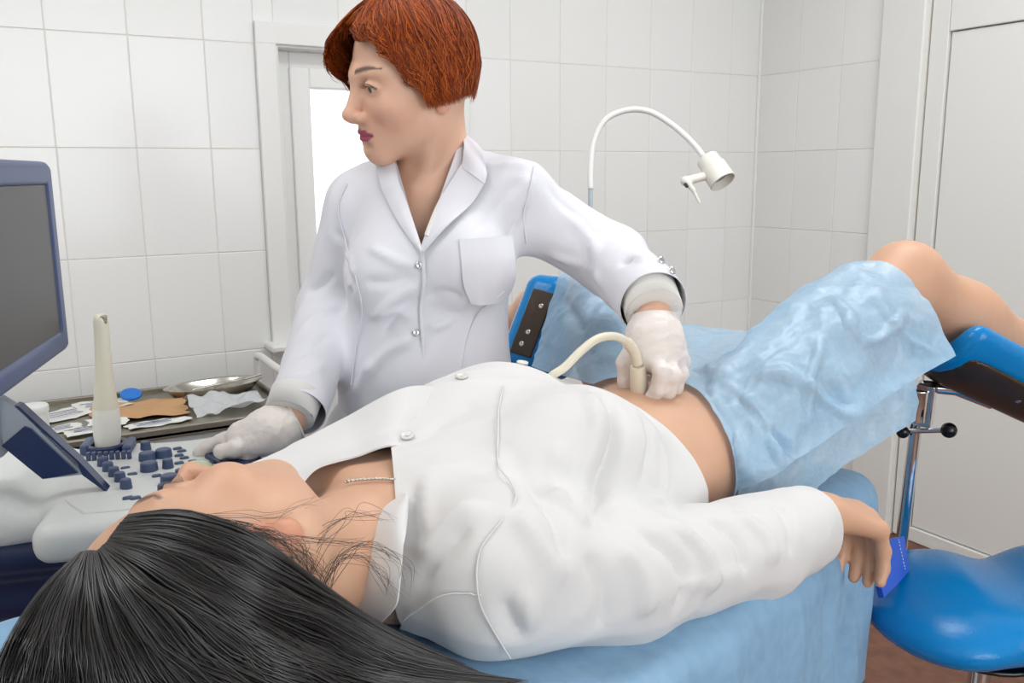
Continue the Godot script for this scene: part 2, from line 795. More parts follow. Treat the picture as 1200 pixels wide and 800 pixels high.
func room() -> void:
	var W := 0.12
	var f := struct("floor")
	wall_box(f, Vector3(ROOM_LEFT, -0.1, WALL_Z), Vector3(WALL_X + 0.12, 0, ROOM_FRONT), M.floor)
	var c := struct("ceiling")
	wall_box(c, Vector3(ROOM_LEFT, CEIL, WALL_Z), Vector3(WALL_X, CEIL + 0.1, ROOM_FRONT), M.ceiling)
	var l := struct("wall_left")
	wall_box(l, Vector3(ROOM_LEFT - W, -0.1, WALL_Z - W), Vector3(ROOM_LEFT, CEIL + 0.1, ROOM_FRONT + W), M.paint)
	var fr := struct("wall_front")
	wall_box(fr, Vector3(ROOM_LEFT, -0.1, ROOM_FRONT), Vector3(WALL_X, CEIL + 0.1, ROOM_FRONT + W), M.paint)
	# back wall with a window opening, x 0.75..1.32, y 0.78..1.68
	var b := struct("wall_back")
	var wx0 := 0.748
	var wx1 := 1.325
	var wy0 := 0.79
	var wy1 := 1.678
	var zf := WALL_Z - 0.0016
	var zb := WALL_Z - 0.28
	wall_box(b, Vector3(ROOM_LEFT, -0.1, zb), Vector3(wx0, CEIL + 0.1, zf), M.grout)
	wall_box(b, Vector3(wx1, -0.1, zb), Vector3(WALL_X + 0.12, CEIL + 0.1, zf), M.grout)
	wall_box(b, Vector3(wx0, -0.1, zb), Vector3(wx1, wy0, zf), M.grout)
	wall_box(b, Vector3(wx0, wy1, zb), Vector3(wx1, CEIL + 0.1, zf), M.grout)
	# tiles: 0.2 x 0.3, joints 2.5 mm
	var rng := RandomNumberGenerator.new()
	rng.seed = 4
	var x0 := 0.1466
	var ytop := 1.677
	var cut_x0 := 0.688
	var cut_x1 := 1.382
	var cut_y0 := 0.775
	var cut_y1 := 1.738
	var cache := {}
	for col in range(-7, 13):
		for row in range(-3, 6):
			var ax := maxf(x0 + col * 0.2, ROOM_LEFT)
			var bx := minf(x0 + col * 0.2 + 0.2, WALL_X)
			var ay := maxf(ytop - row * 0.3 - 0.3, 0.06)
			var by := minf(ytop - row * 0.3, CEIL)
			var pieces := [[ax, ay, bx, by]]
			if bx > cut_x0 and ax < cut_x1 and by > cut_y0 and ay < cut_y1:
				pieces = []
				if ax < cut_x0:
					pieces.append([ax, ay, cut_x0, by])
				if bx > cut_x1:
					pieces.append([cut_x1, ay, bx, by])
				if by > cut_y1:
					pieces.append([maxf(ax, cut_x0), cut_y1, minf(bx, cut_x1), by])
				if ay < cut_y0:
					pieces.append([maxf(ax, cut_x0), ay, minf(bx, cut_x1), cut_y0])
			for q in pieces:
				var s := Vector3(q[2] - q[0] - 0.002, q[3] - q[1] - 0.002, 0.012)
				if s.x < 0.01 or s.y < 0.01:
					continue
				var key := s.snapped(Vector3.ONE * 0.0005)
				if not cache.has(key):
					cache[key] = box_mesh(s, 0.0022, 2)
				part("tile", cache[key], M.tiles[rng.randi() % 3], b, Transform3D(Basis.from_euler(Vector3(rng.randf_range(-0.0025, 0.0025), rng.randf_range(-0.003, 0.003), 0)), Vector3((q[0] + q[2]) * 0.5, (q[1] + q[3]) * 0.5, WALL_Z - 0.006)))
	# right wall with the door opening z -1.94 .. -0.98
	var r := struct("wall_right")
	var dz0 := -1.94
	var dz1 := -0.95
	var dy := 2.06
	wall_box(r, Vector3(WALL_X + 0.0016, -0.1, WALL_Z), Vector3(WALL_X + W, CEIL + 0.1, dz0), M.grout)
	wall_box(r, Vector3(WALL_X + 0.008, -0.1, dz1), Vector3(WALL_X + W, CEIL + 0.1, ROOM_FRONT), M.paint)
	wall_box(r, Vector3(WALL_X + 0.008, dy, dz0), Vector3(WALL_X + W, CEIL + 0.1, dz1), M.paint)
	for col in 3:
		for row in range(-3, 6):
			var a := WALL_Z + 0.004 + col * 0.2
			var bz := minf(a + 0.2, -2.11)
			var ay := maxf(ytop - row * 0.3 - 0.3, 0.06)
			var by := minf(ytop - row * 0.3, CEIL)
			var s := Vector3(0.012, by - ay - 0.0025, bz - a - 0.0025)
			if s.z < 0.01 or s.y < 0.01:
				continue
			part("tile", box_mesh(s, 0.0022, 2), M.tiles[rng.randi() % 3], r, Transform3D(Basis.from_euler(Vector3(0, rng.randf_range(-0.003, 0.003), rng.randf_range(-0.0025, 0.0025))), Vector3(WALL_X + 0.006, (ay + by) * 0.5, (a + bz) * 0.5)))
	var tr := struct("trim_1")
	part("corner_strip", box_mesh(Vector3(0.014, CEIL - 0.06, 0.014), 0.006, 3), M.white_plastic, tr, at(Vector3(WALL_X - 0.004, CEIL * 0.5 + 0.03, WALL_Z + 0.004)))
	var bs := struct("baseboard_back")
	wall_box(bs, Vector3(ROOM_LEFT, 0, WALL_Z - 0.008), Vector3(WALL_X, 0.06, WALL_Z + 0.012), M.white_plastic, "board")
	# window
	var w := struct("window_1")
	var cz := WALL_Z + 0.006
	# casing flush on the tiles
	part("casing", box_mesh(Vector3(0.06, 1.738 - 0.79, 0.02), 0.004), M.white_plastic, w, at(Vector3(0.718, (1.738 + 0.79) * 0.5, cz)))
	part("casing", box_mesh(Vector3(0.06, 1.738 - 0.79, 0.02), 0.004), M.white_plastic, w, at(Vector3(1.352, (1.738 + 0.79) * 0.5, cz)))
	part("casing", box_mesh(Vector3(0.694, 0.062, 0.02), 0.004), M.white_plastic, w, at(Vector3(1.035, 1.708, cz + 0.001)))
	# reveal boards
	part("reveal", box_mesh(Vector3(0.008, 0.888, 0.16), 0.002, 1), M.white_plastic, w, at(Vector3(wx0 + 0.004, 1.234, WALL_Z - 0.075)))
	part("reveal", box_mesh(Vector3(0.008, 0.888, 0.16), 0.002, 1), M.white_plastic, w, at(Vector3(wx1 - 0.004, 1.234, WALL_Z - 0.075)))
	part("reveal", box_mesh(Vector3(wx1 - wx0, 0.008, 0.16), 0.002, 1), M.white_plastic, w, at(Vector3((wx0 + wx1) * 0.5, wy1 - 0.004, WALL_Z - 0.075)))
	# fixed frame and sash, stepped
	for q in [["frame", 0.052, 0.0, 0.05, -0.085], ["sash", 0.062, 0.048, 0.046, -0.072]]:
		var a: float = wx0 + 0.006 + q[2]
		var bb: float = wx1 - 0.006 - q[2]
		var lo: float = wy0 + 0.004 + q[2]
		var hi: float = wy1 - 0.006 - q[2]
		var wd: float = q[1]
		for xx in [a + wd * 0.5, bb - wd * 0.5]:
			part(q[0], box_mesh(Vector3(wd, hi - lo, q[3]), 0.006, 3), M.white_plastic, w, at(Vector3(xx, (lo + hi) * 0.5, WALL_Z + q[4])))
		for yy in [lo + wd * 0.5, hi - wd * 0.5]:
			part(q[0], box_mesh(Vector3(bb - a - wd * 2 + 0.002, wd, q[3]), 0.006, 3), M.white_plastic, w, at(Vector3((a + bb) * 0.5, yy, WALL_Z + q[4])))
	part("pane", box_mesh(Vector3(wx1 - wx0 - 0.2, wy1 - wy0 - 0.2, 0.006), 0.001, 1), M.glass, w, at(Vector3((wx0 + wx1) * 0.5, (wy0 + wy1) * 0.5, WALL_Z - 0.08)))
	part("window_sill", box_mesh(Vector3(0.74, 0.022, 0.26), 0.008, 3), M.white_plastic, w, at(Vector3(1.036, 0.786, WALL_Z - 0.04)))
	# door: frame, leaf with stiles and an inset panel
	var d := struct("door_1")
	part("casing", box_mesh(Vector3(0.03, 2.12, 0.165), 0.006, 3), M.paint, d, at(Vector3(WALL_X - 0.007, 1.06, -2.0265)))
	part("casing", box_mesh(Vector3(0.03, 2.12, 0.11), 0.006, 3), M.paint, d, at(Vector3(WALL_X - 0.007, 1.06, dz1 + 0.057)))
	part("casing", box_mesh(Vector3(0.03, 0.11, 0.985), 0.006, 3), M.paint, d, at(Vector3(WALL_X - 0.007, dy + 0.057, (dz0 + dz1) * 0.5)))
	part("door_backing", box_mesh(Vector3(0.012, dy - 0.01, dz1 - dz0), 0.001, 1), M.paint, d, at(Vector3(WALL_X + 0.075, dy * 0.5, (dz0 + dz1) * 0.5)))
	for s in [[dz0 + 0.006, dz0 + 0.07], [dz1 - 0.07, dz1 - 0.006]]:
		part("stile", box_mesh(Vector3(0.06, dy - 0.012, s[1] - s[0]), 0.003), M.paint, d, at(Vector3(WALL_X + 0.032, dy * 0.5, (s[0] + s[1]) * 0.5)))
	part("rail", box_mesh(Vector3(0.036, 0.1, dz1 - dz0 - 0.144), 0.003), M.paint, d, at(Vector3(WALL_X + 0.02, 1.79, (dz0 + dz1) * 0.5)))
	part("rail", box_mesh(Vector3(0.036, 0.05, dz1 - dz0 - 0.144), 0.003), M.paint, d, at(Vector3(WALL_X + 0.02, 0.026, (dz0 + dz1) * 0.5)))
	part("rail", box_mesh(Vector3(0.036, 0.08, dz1 - dz0 - 0.144), 0.003), M.paint, d, at(Vector3(WALL_X + 0.02, dy - 0.05, (dz0 + dz1) * 0.5)))
	part("door_panel", box_mesh(Vector3(0.05, 1.682, dz1 - dz0 - 0.152), 0.003), M.paint, d, at(Vector3(WALL_X + 0.036, 0.896, (dz0 + dz1) * 0.5)))
	part("door_panel", box_mesh(Vector3(0.05, 0.122, dz1 - dz0 - 0.152), 0.003), M.paint, d, at(Vector3(WALL_X + 0.036, 1.906, (dz0 + dz1) * 0.5)))
	part("handle_plate", box_mesh(Vector3(0.012, 0.2, 0.035), 0.005, 3), M.steel, d, at(Vector3(WALL_X - 0.002, 1.0, dz1 - 0.04)))
	part("handle", mesh_of(tube([Vector3(WALL_X, 1.02, dz1 - 0.04), Vector3(WALL_X - 0.05, 1.02, dz1 - 0.04), Vector3(WALL_X - 0.055, 1.02, dz1 - 0.06), Vector3(WALL_X - 0.055, 1.02, dz1 - 0.15)], 0.009, 10)), M.steel, d)

# ---- people: shared
func people_materials() -> void:
	var skin := mat(Color(1, 1, 1), 0.48)
	skin.vertex_color_use_as_albedo = true
	skin.subsurf_scatter_enabled = true
	skin.subsurf_scatter_strength = 0.12
	relief(skin, noise_tex(0.12, 31, 512, 4), 0.018, Vector3.ONE * 14.0)
	M.skin = skin
	var coat := mat(Color(0.865, 0.86, 0.855), 0.82)
	coat.rim_enabled = true
	coat.rim = 0.25
	coat.rim_tint = 0.3
	relief(coat, M.weave, 0.012, Vector3.ONE * 22.0)
	M.coat = coat
	var coat2 := mat(Color(0.89, 0.89, 0.915), 0.8)
	coat2.rim_enabled = true
	coat2.rim = 0.25
	relief(coat2, M.weave, 0.012, Vector3.ONE * 22.0)
	M.coat_doctor = coat2
	M.shirt = relief(mat(Color(0.90, 0.89, 0.87), 0.85), M.weave, 0.012, Vector3.ONE * 22.0)
	var lx := mat(Color(0.90, 0.865, 0.84), 0.42)
	lx.subsurf_scatter_enabled = true
	lx.subsurf_scatter_strength = 0.08
	relief(lx, noise_tex(0.03, 41, 512, 4), 0.03, Vector3(7, 16, 7))
	M.latex = lx
	M.hair_black = mat(Color(1, 1, 1), 0.34)
	M.hair_black.vertex_color_use_as_albedo = true
	M.hair_black.metallic_specular = 0.6
	M.hair_red = mat(Color(1, 1, 1), 0.45)
	M.hair_red.metallic_specular = 0.35
	M.hair_red.vertex_color_use_as_albedo = true
	M.eye = mat(Color(1, 1, 1), 0.1)
	M.eye.vertex_color_use_as_albedo = true
	M.button_clear = mat(Color(0.88, 0.86, 0.84), 0.25)
	M.trousers = relief(mat(Color(0.86, 0.86, 0.88), 0.85), M.weave, 0.012, Vector3.ONE * 20.0)

# a head about its ear line: y up, z to the face, x to the person's left; chin to crown 0.226
func head_prims() -> Array:
	var a := []
	a.append(ell(Vector3(0, 0.043, -0.009), Vector3(0.073, 0.087, 0.093), 0.02))
	a.append(ell(Vector3(0, -0.018, 0.030), Vector3(0.0600, 0.078, 0.060), 0.03))
	for s in [-1.0, 1.0]:
		a.append(cap(Vector3(s * 0.047, -0.046, 0.004), Vector3(s * 0.012, -0.080, 0.068), 0.019, 0.015, 0.03))
		a.append(ell(Vector3(s * 0.043, -0.016, 0.058), Vector3(0.022, 0.018, 0.022), 0.03))
	a.append(ell(Vector3(0, -0.083, 0.074), Vector3(0.018, 0.014, 0.015), 0.02))
	a.append(ell(Vector3(0, -0.050, 0.072), Vector3(0.027, 0.026, 0.022), 0.022))
	for s in [-1.0, 1.0]:
		a.append(cap(Vector3(s * 0.008, 0.034, 0.084), Vector3(s * 0.043, 0.036, 0.068), 0.010, 0.008, 0.016))
		a.append(ell(Vector3(s * 0.031, 0.016, 0.094), Vector3(0.017, 0.011, 0.014), 0.014, 1))
	# nose
	a.append(cap(Vector3(0, 0.026, 0.086), Vector3(0, -0.016, 0.108), 0.0065, 0.0085, 0.014))
	a.append(ell(Vector3(0, -0.020, 0.1105), Vector3(0.0095, 0.0092, 0.0105), 0.008))
	for s in [-1.0, 1.0]:
		a.append(ell(Vector3(s * 0.0112, -0.0245, 0.0985), Vector3(0.0068, 0.0075, 0.0095), 0.006))
		a.append(cap(Vector3(s * 0.0062, -0.034, 0.1035), Vector3(s * 0.0068, -0.026, 0.101), 0.0028, 0.0022, 0.003, 1))
	a.append(cap(Vector3(0, -0.028, 0.108), Vector3(0, -0.033, 0.096), 0.0045, 0.004, 0.005))
	# lids
	for s in [-1.0, 1.0]:
		a.append(ell(Vector3(s * 0.031, 0.016, 0.0725), Vector3(0.0148, 0.0142, 0.0138), 0.004))
		a.append(ell(Vector3(s * 0.0315, 0.0150, 0.0875), Vector3(0.0128, 0.0064, 0.0065), 0.003, 1))
		a.append(cap(Vector3(s * 0.019, 0.0185, 0.0825), Vector3(s * 0.031, 0.0225, 0.0865), 0.0026, 0.0030, 0.004))
		a.append(cap(Vector3(s * 0.031, 0.0225, 0.0865), Vector3(s * 0.0445, 0.0160, 0.0775), 0.0030, 0.0024, 0.004))
	# lips
	for s in [-1.0, 1.0]:
		a.append(cap(Vector3(s * 0.004, -0.0478, 0.0955), Vector3(s * 0.0215, -0.0515, 0.0855), 0.0048, 0.0024, 0.005))
		a.append(cap(Vector3(s * 0.002, -0.0578, 0.0935), Vector3(s * 0.0195, -0.0535, 0.0850), 0.0056, 0.0026, 0.005))
		a.append(cap(Vector3(0, -0.0528, 0.1005), Vector3(s * 0.0235, -0.0532, 0.0885), 0.0013, 0.0010, 0.003, 1))
	a.append(ell(Vector3(0, -0.068, 0.094), Vector3(0.016, 0.0045, 0.007), 0.008, 1))
	# ears
	for s in [-1.0, 1.0]:
		var tilt := Basis.from_euler(Vector3(-0.2, s * 0.35, 0))
		a.append(ell(Vector3(s * 0.0745, 0.004, -0.014), Vector3(0.0075, 0.031, 0.019), 0.006, 0, tilt))
		a.append(ell(Vector3(s * 0.0830, 0.007, -0.012), Vector3(0.0060, 0.021, 0.0115), 0.004, 1, tilt))
		a.append(ell(Vector3(s * 0.0745, -0.024, -0.006), Vector3(0.0055, 0.010, 0.009), 0.006))
	return a

class FaceTint:
	var inv: Transform3D
	var scale := 1.0
	var skin := Color(0.66, 0.42, 0.31)
	var lip := Color(0.42, 0.10, 0.15)
	var brow := Color(0.16, 0.10, 0.08)
	var ear_flush := 0.4
	var fn := FastNoiseLite.new()
	func of(p: Vector3) -> Color:
		fn.frequency = 18.0
		var c := skin * (1.0 + 0.05 * fn.get_noise_3dv(p))
		c.g *= 1.0 + 0.03 * fn.get_noise_3dv(p * 2.3 + Vector3.ONE)
		var q := (inv * p) / scale
		if q.z > 0.03 and absf(q.x) < 0.09:
			var ax := absf(q.x)
			# cheeks and nose tip redder
			var ch := exp(-((ax - 0.042) ** 2 + (q.y + 0.026) ** 2) / 0.0007) * 0.4 + exp(-(q.x ** 2 + (q.y + 0.022) ** 2) / 0.00012) * 0.35
			c = c.lerp(Color(skin.r * 1.02, skin.g * 0.80, skin.b * 0.78), clampf(ch, 0, 1))
			if q.z > 0.076 and ax < 0.0245:
				var up := -0.0428 + 0.0009 * cos(ax * 500.0) - (ax / 0.0235) ** 2 * 0.0075
				var dn := -0.0640 + (ax / 0.0235) ** 2 * 0.0098
				var inside := minf(up - q.y, q.y - dn)
				if inside > -0.0012:
					c = c.lerp(lip, clampf((inside + 0.0012) / 0.0018, 0, 1))
			# brows
			var by := 0.0405 + 0.004 * sin((ax - 0.012) / 0.036 * PI * 0.75)
			var bw := 0.0032 * clampf((0.052 - ax) / 0.022, 0.25, 1.0)
			if ax > 0.012 and ax < 0.052 and q.z > 0.045:
				c = c.lerp(brow, 0.92 * clampf(1.6 - absf(q.y - by) / bw, 0, 1))
			# lash line
			if q.z > 0.068 and ax > 0.017 and ax < 0.046:
				var ly := 0.0198 - ((ax - 0.031) / 0.0145) ** 2 * 0.004
				c = c.lerp(Color(0.05, 0.03, 0.03), 0.85 * clampf(1.5 - absf(q.y - ly) / 0.0012, 0, 1))
		# ears flushed
		if absf(q.x) > 0.060 and absf(q.y) < 0.040 and q.z < 0.016 and q.z > -0.05:
			c = c.lerp(Color(skin.r * 0.98, skin.g * 0.62, skin.b * 0.58), clampf((absf(q.x) - 0.0715) / 0.004, 0, 1) * ear_flush)
		c.a = 1.0
		return c

func eye_mesh() -> ArrayMesh:
	var s := SphereMesh.new()
	s.radius = 0.0125
	s.height = 0.025
	s.radial_segments = 48
	s.rings = 24
	var arr := s.get_mesh_arrays()
	var g := {"v": PackedVector3Array(), "i": arr[Mesh.ARRAY_INDEX]}
	var c := PackedColorArray()
	for p: Vector3 in arr[Mesh.ARRAY_VERTEX]:
		var d := p.normalized()
		g.v.append(p)
		var e := acos(clampf(d.y, -1, 1))
		c.append(Color(0.01, 0.01, 0.012) if e < 0.19 else (Color(0.11, 0.115, 0.10) if e < 0.46 else Color(0.72, 0.68, 0.66)))
	g.c = c
	return mesh_of(g)

func eyes(parent: Node, x: Transform3D, s: float, look: Vector3) -> void:
	var m := eye_mesh()
	for sd in [-1.0, 1.0]:
		var b := x.basis * along(look, Vector3.UP)
		part("eye", m, M.eye, parent, Transform3D(b.scaled(Vector3.ONE * s), x * (Vector3(sd * 0.031, 0.016, 0.0728) * s)))

# a strand as a thin flat ribbon that turns a little along its way
func ribbon(v: PackedVector3Array, n: PackedVector3Array, c: PackedColorArray, i: PackedInt32Array, pts: PackedVector3Array, out: PackedVector3Array, w: float, col: Color, roll: float) -> void:
	var m := pts.size()
	for k in m:
		var d := (pts[mini(k + 1, m - 1)] - pts[maxi(k - 1, 0)]).normalized()
		var o := out[k]
		var side := d.cross(o).normalized()
		o = side.cross(d)
		side = side * cos(roll) + o * sin(roll)
		var nn := side.cross(d).normalized()
		if nn.dot(o) < 0:
			nn = -nn
		var ww: float = w * (1.0 if k < m - 3 else [1.0, 0.75, 0.4, 0.08][k - (m - 4) if m >= 4 else 3])
		var b := v.size()
		v.append(pts[k] + side * ww)
		v.append(pts[k] + nn * ww * 0.5)
		v.append(pts[k] - side * ww)
		n.append((nn * 0.45 + side).normalized())
		n.append(nn)
		n.append((nn * 0.45 - side).normalized())
		var cc := col * (0.92 + 0.16 * absf(sin(k * 1.3 + col.r * 900.0)))
		cc.a = 1.0
		c.append(cc)
		c.append(cc)
		c.append(cc)
		if k > 0:
			for e in 2:
				i.append_array([b + e, b + e - 3, b + e + 1, b + e - 3, b + e - 2, b + e + 1])

func hair_mesh(v: PackedVector3Array, n: PackedVector3Array, c: PackedColorArray, i: PackedInt32Array) -> ArrayMesh:
	return mesh_of({"v": v, "i": i, "c": c}, null, n)

# upper lashes of both eyes, in the head's own axes
func lashes(t: Node, hx: Transform3D) -> void:
	var v := PackedVector3Array()
	var n := PackedVector3Array()
	var c := PackedColorArray()
	var i := PackedInt32Array()
	for sd in [-1.0, 1.0]:
		for s in 46:
			var f := s / 45.0
			var p := Vector3(sd * lerpf(0.0175, 0.0455, f), 0.0205 - pow(2.0 * f - 1.0, 2.0) * 0.005, lerpf(0.0865, 0.0790, f))
			var d := Vector3(sd * lerpf(-0.15, 0.75, f), 0.30, 1.0).normalized()
			var pts := PackedVector3Array([hx * p, hx * (p + d * 0.004), hx * (p + d * 0.0075 + Vector3(0, 0.0012, 0)), hx * (p + d * 0.0095 + Vector3(0, 0.003, 0))])
			ribbon(v, n, c, i, pts, PackedVector3Array([hx.basis.y, hx.basis.y, hx.basis.y, hx.basis.y]), 0.00040, Color(0.008, 0.006, 0.006), 0.0)
	part("eyelashes", hair_mesh(v, n, c, i), M.hair_black, t)

# finger chain: joints and radii
func finger(pts: Array, r0: float, r1: float, k := 0.006) -> Array:
	var out := []
	for s in pts.size() - 1:
		var t0 := float(s) / (pts.size() - 1)
		var t1 := float(s + 1) / (pts.size() - 1)
		out.append(cap(pts[s], pts[s + 1], lerpf(r0, r1, t0), lerpf(r0, r1, t1), k))
	return out

func bed_frame() -> Transform3D:
	return Transform3D(Basis(Vector3.UP, deg_to_rad(20.2)), Vector3(0.0950, 0.0, -0.6480))

func patient_head() -> Transform3D:
	# turned to her left, towards the screen
	var yaw := deg_to_rad(50.8)
	var roll := deg_to_rad(2.1)
	var y := Vector3(-1, 0, 0)
	var z := Vector3(0, cos(yaw), -sin(yaw))
	var x := y.cross(z)
	var y2 := y * cos(roll) + x * sin(roll)
	x = x * cos(roll) - y * sin(roll)
	return Transform3D(Basis(x, y2, z), Vector3(0.058, 0.970, -0.040))

class HemCut:
	var plain := 0
	func of(p: Vector3) -> float:
		var hem := 0.612 - p.x + 0.10 * (p.z + 0.02) * (p.z + 0.02)
		var neck := p.x - 0.175 + clampf(p.z - 0.02, 0.0, 0.1) * 0.6
		if p.z > -0.12 and p.z < 0.02:
			# open front between the lapels
			neck = minf(neck, p.x - (0.266 - (p.z + 0.07) * 0.85))
		elif p.z <= -0.12:
			neck = p.x - 0.30
		return minf(hem, neck)

func legs_shape() -> Array:
	var zm := -0.055
	return [
		ell(Vector3(0.66, 0.905, zm), Vector3(0.24, 0.101, 0.148), 0.05),
		ell(Vector3(0.83, 0.895, zm), Vector3(0.16, 0.088, 0.165), 0.05),
		ell(Vector3(0.655, 1.009, zm), Vector3(0.008, 0.006, 0.006), 0.01, 1),
		cap(Vector3(0.87, 0.905, 0.03), Vector3(1.03, 1.03, 0.105), 0.083, 0.074, 0.06),
		cap(Vector3(1.03, 1.03, 0.105), Vector3(1.180, 1.125, 0.150), 0.073, 0.047, 0.03),
		ell(Vector3(1.192, 1.136, 0.150), Vector3(0.040, 0.040, 0.040), 0.03),
		cap(Vector3(1.195, 1.12, 0.152), Vector3(1.29, 1.060, 0.222), 0.054, 0.048, 0.05),
		cap(Vector3(1.29, 1.060, 0.222), Vector3(1.46, 0.958, 0.345), 0.048, 0.031, 0.05),
		cap(Vector3(1.46, 0.962, 0.345), Vector3(1.56, 0.96, 0.41), 0.032, 0.026, 0.03),
		cap(Vector3(1.47, 0.94, 0.35), Vector3(1.53, 1.04, 0.40), 0.030, 0.024, 0.03),
		cap(Vector3(0.87, 0.905, -0.13), Vector3(0.96, 0.985, -0.25), 0.080, 0.068, 0.06),
		cap(Vector3(0.96, 0.985, -0.25), Vector3(1.075, 1.055, -0.40), 0.068, 0.052, 0.03),
		cap(Vector3(1.075, 1.055, -0.40), Vector3(1.10, 1.02, -0.53), 0.052, 0.050, 0.03),
		cap(Vector3(1.10, 1.02, -0.53), Vector3(1.17, 0.94, -0.72), 0.050, 0.033, 0.03),
		cap(Vector3(1.16, 0.93, -0.72), Vector3(1.24, 1.01, -0.80), 0.031, 0.024, 0.03),
	]

func patient() -> void:
	people_materials()
	var t := thing("person", "black-haired patient in a white coat lying on her back with bare belly", "person", bed_frame())
	var hx := patient_head()
	var zm := -0.055
	# --- body
	var head := moved(head_prims(), hx)
	var neck := [cap(hx * Vector3(0, -0.035, -0.022), Vector3(0.20, 0.945, -0.052), 0.051, 0.052, 0.03), cap(Vector3(0.20, 0.945, -0.052), Vector3(0.27, 0.93, zm), 0.052, 0.062, 0.03)]
	# cords of the neck and the collar bones
	neck.append(cap(hx * Vector3(-0.055, -0.03, -0.02), Vector3(0.222, 0.985, -0.062), 0.012, 0.008, 0.02))
	neck.append(cap(Vector3(0.232, 0.992, -0.07), Vector3(0.242, 0.985, -0.17), 0.010, 0.009, 0.02))
	neck.append(cap(Vector3(0.232, 0.992, -0.04), Vector3(0.242, 0.98, 0.06), 0.010, 0.009, 0.02))
	var chest := [ell(Vector3(0.37, 0.930, zm), Vector3(0.19, 0.088, 0.145), 0.04), cap(Vector3(0.265, 0.935, -0.17), Vector3(0.265, 0.935, 0.055), 0.052, 0.047, 0.05)]
	var head_all := head + neck + chest
	var g_head := nets(head_all, 0.0032, AABB(Vector3(-0.12, 0.8, -0.25), Vector3(0.45, 0.4, 0.4)))
	var belly := legs_shape()
	var g_body := nets(chest + belly, 0.0075, AABB(Vector3(0.30, 0.78, -0.95), Vector3(1.4, 0.6, 1.5)))
	# right forearm and hand over the edge of the chair
	var arm := [
		cap(Vector3(0.265, 0.93, 0.075), Vector3(0.45, 0.885, 0.135), 0.046, 0.040, 0.02),
		cap(Vector3(0.45, 0.885, 0.135), Vector3(0.715, 0.876, 0.198), 0.040, 0.027, 0.02, 0),
	]
	var wr := Vector3(0.7354, 0.8820, 0.2071)
	var kn := Vector3(0.7963, 0.8640, 0.2296)
	var hand := [cap(Vector3(0.70, 0.876, 0.195), wr, 0.0265, 0.025, 0.02, 0, Vector3(-0.1, 1, 0.0), 0.85)]
	var across := Vector3(-0.25, -0.12, 0.96).normalized()
	for f in 4:
		var o := across * (-0.026 + f * 0.0185)
		var k0: Vector3 = kn + o + Vector3([-0.004, 0.004, 0.002, -0.006][f], [0.0, 0.003, 0.001, -0.004][f], 0)
		hand.append(cap(wr + o * 0.55, k0, 0.0165, 0.0125, 0.014))
		var l: float = [0.92, 1.0, 0.96, 0.78][f]
		var fan := Vector3(-0.10, 0, -0.02) * (1.5 - f) * 0.12
		var p1 := k0 + (Vector3(0.011, -0.041, 0.004) + fan * 0.2) * l
		var p2 := p1 + (Vector3(-0.008, -0.027, 0.002) + fan * 0.2) * l
		var p3 := p2 + Vector3(-0.013, -0.019, 0.001) * l
		hand += finger([k0, p1, p2, p3], 0.0105, 0.0072)
	# thumb
	hand.append(cap(wr + across * -0.015 + Vector3(0, -0.008, 0), wr + Vector3(0.025, -0.03, -0.030), 0.017, 0.012, 0.012))
	hand += finger([wr + Vector3(0.025, -0.03, -0.030), wr + Vector3(0.034, -0.062, -0.026), wr + Vector3(0.028, -0.083, -0.020)], 0.0115, 0.0085)
	var g_arm := nets(arm + hand, 0.0032, AABB(Vector3(0.55, 0.7, 0.05), Vector3(0.5, 0.4, 0.4)))
	var tint := FaceTint.new()
	tint.inv = hx.affine_inverse()
	tint.skin = Color(0.66, 0.385, 0.25)
	tint.ear_flush = 0.5
	tint.lip = Color(0.48, 0.20, 0.17)
	tint.brow = Color(0.10, 0.06, 0.05)
	var body := joined([g_head, trimmed(g_body, func(p: Vector3) -> float: return p.x - 0.30), g_arm])
	part("body", mesh_of(body, tint.of), M.skin, t)
	eyes(t, hx, 1.0, Vector3(0, -0.1, 1).normalized())
	# nails
	# --- coat
	var cz := [
		ell(Vector3(0.39, 0.934, zm), Vector3(0.225, 0.097, 0.158), 0.05),
		cap(Vector3(0.272, 0.938, -0.185), Vector3(0.262, 0.942, 0.070), 0.062, 0.062, 0.05),
		ell(Vector3(0.60, 0.905, zm), Vector3(0.26, 0.112, 0.158), 0.06),
		ell(Vector3(0.455, 0.985, 0.018), Vector3(0.105, 0.078, 0.075), 0.06),
		ell(Vector3(0.455, 0.990, -0.118), Vector3(0.125, 0.083, 0.075), 0.06),
		cap(Vector3(0.255, 0.938, 0.078), Vector3(0.40, 0.896, 0.122), 0.067, 0.064, 0.04),
		cap(Vector3(0.40, 0.896, 0.122), Vector3(0.60, 0.872, 0.172), 0.062, 0.053, 0.03),
		cap(Vector3(0.60, 0.872, 0.172), Vector3(0.80, 0.874, 0.218), 0.053, 0.046, 0.03),
		cap(Vector3(0.27, 0.938, -0.19), Vector3(0.46, 0.90, -0.255), 0.066, 0.060, 0.04),
		cap(Vector3(0.46, 0.90, -0.255), Vector3(0.70, 0.89, -0.23), 0.058, 0.046, 0.03),
	]
	var g_coat := nets(cz, 0.0048)
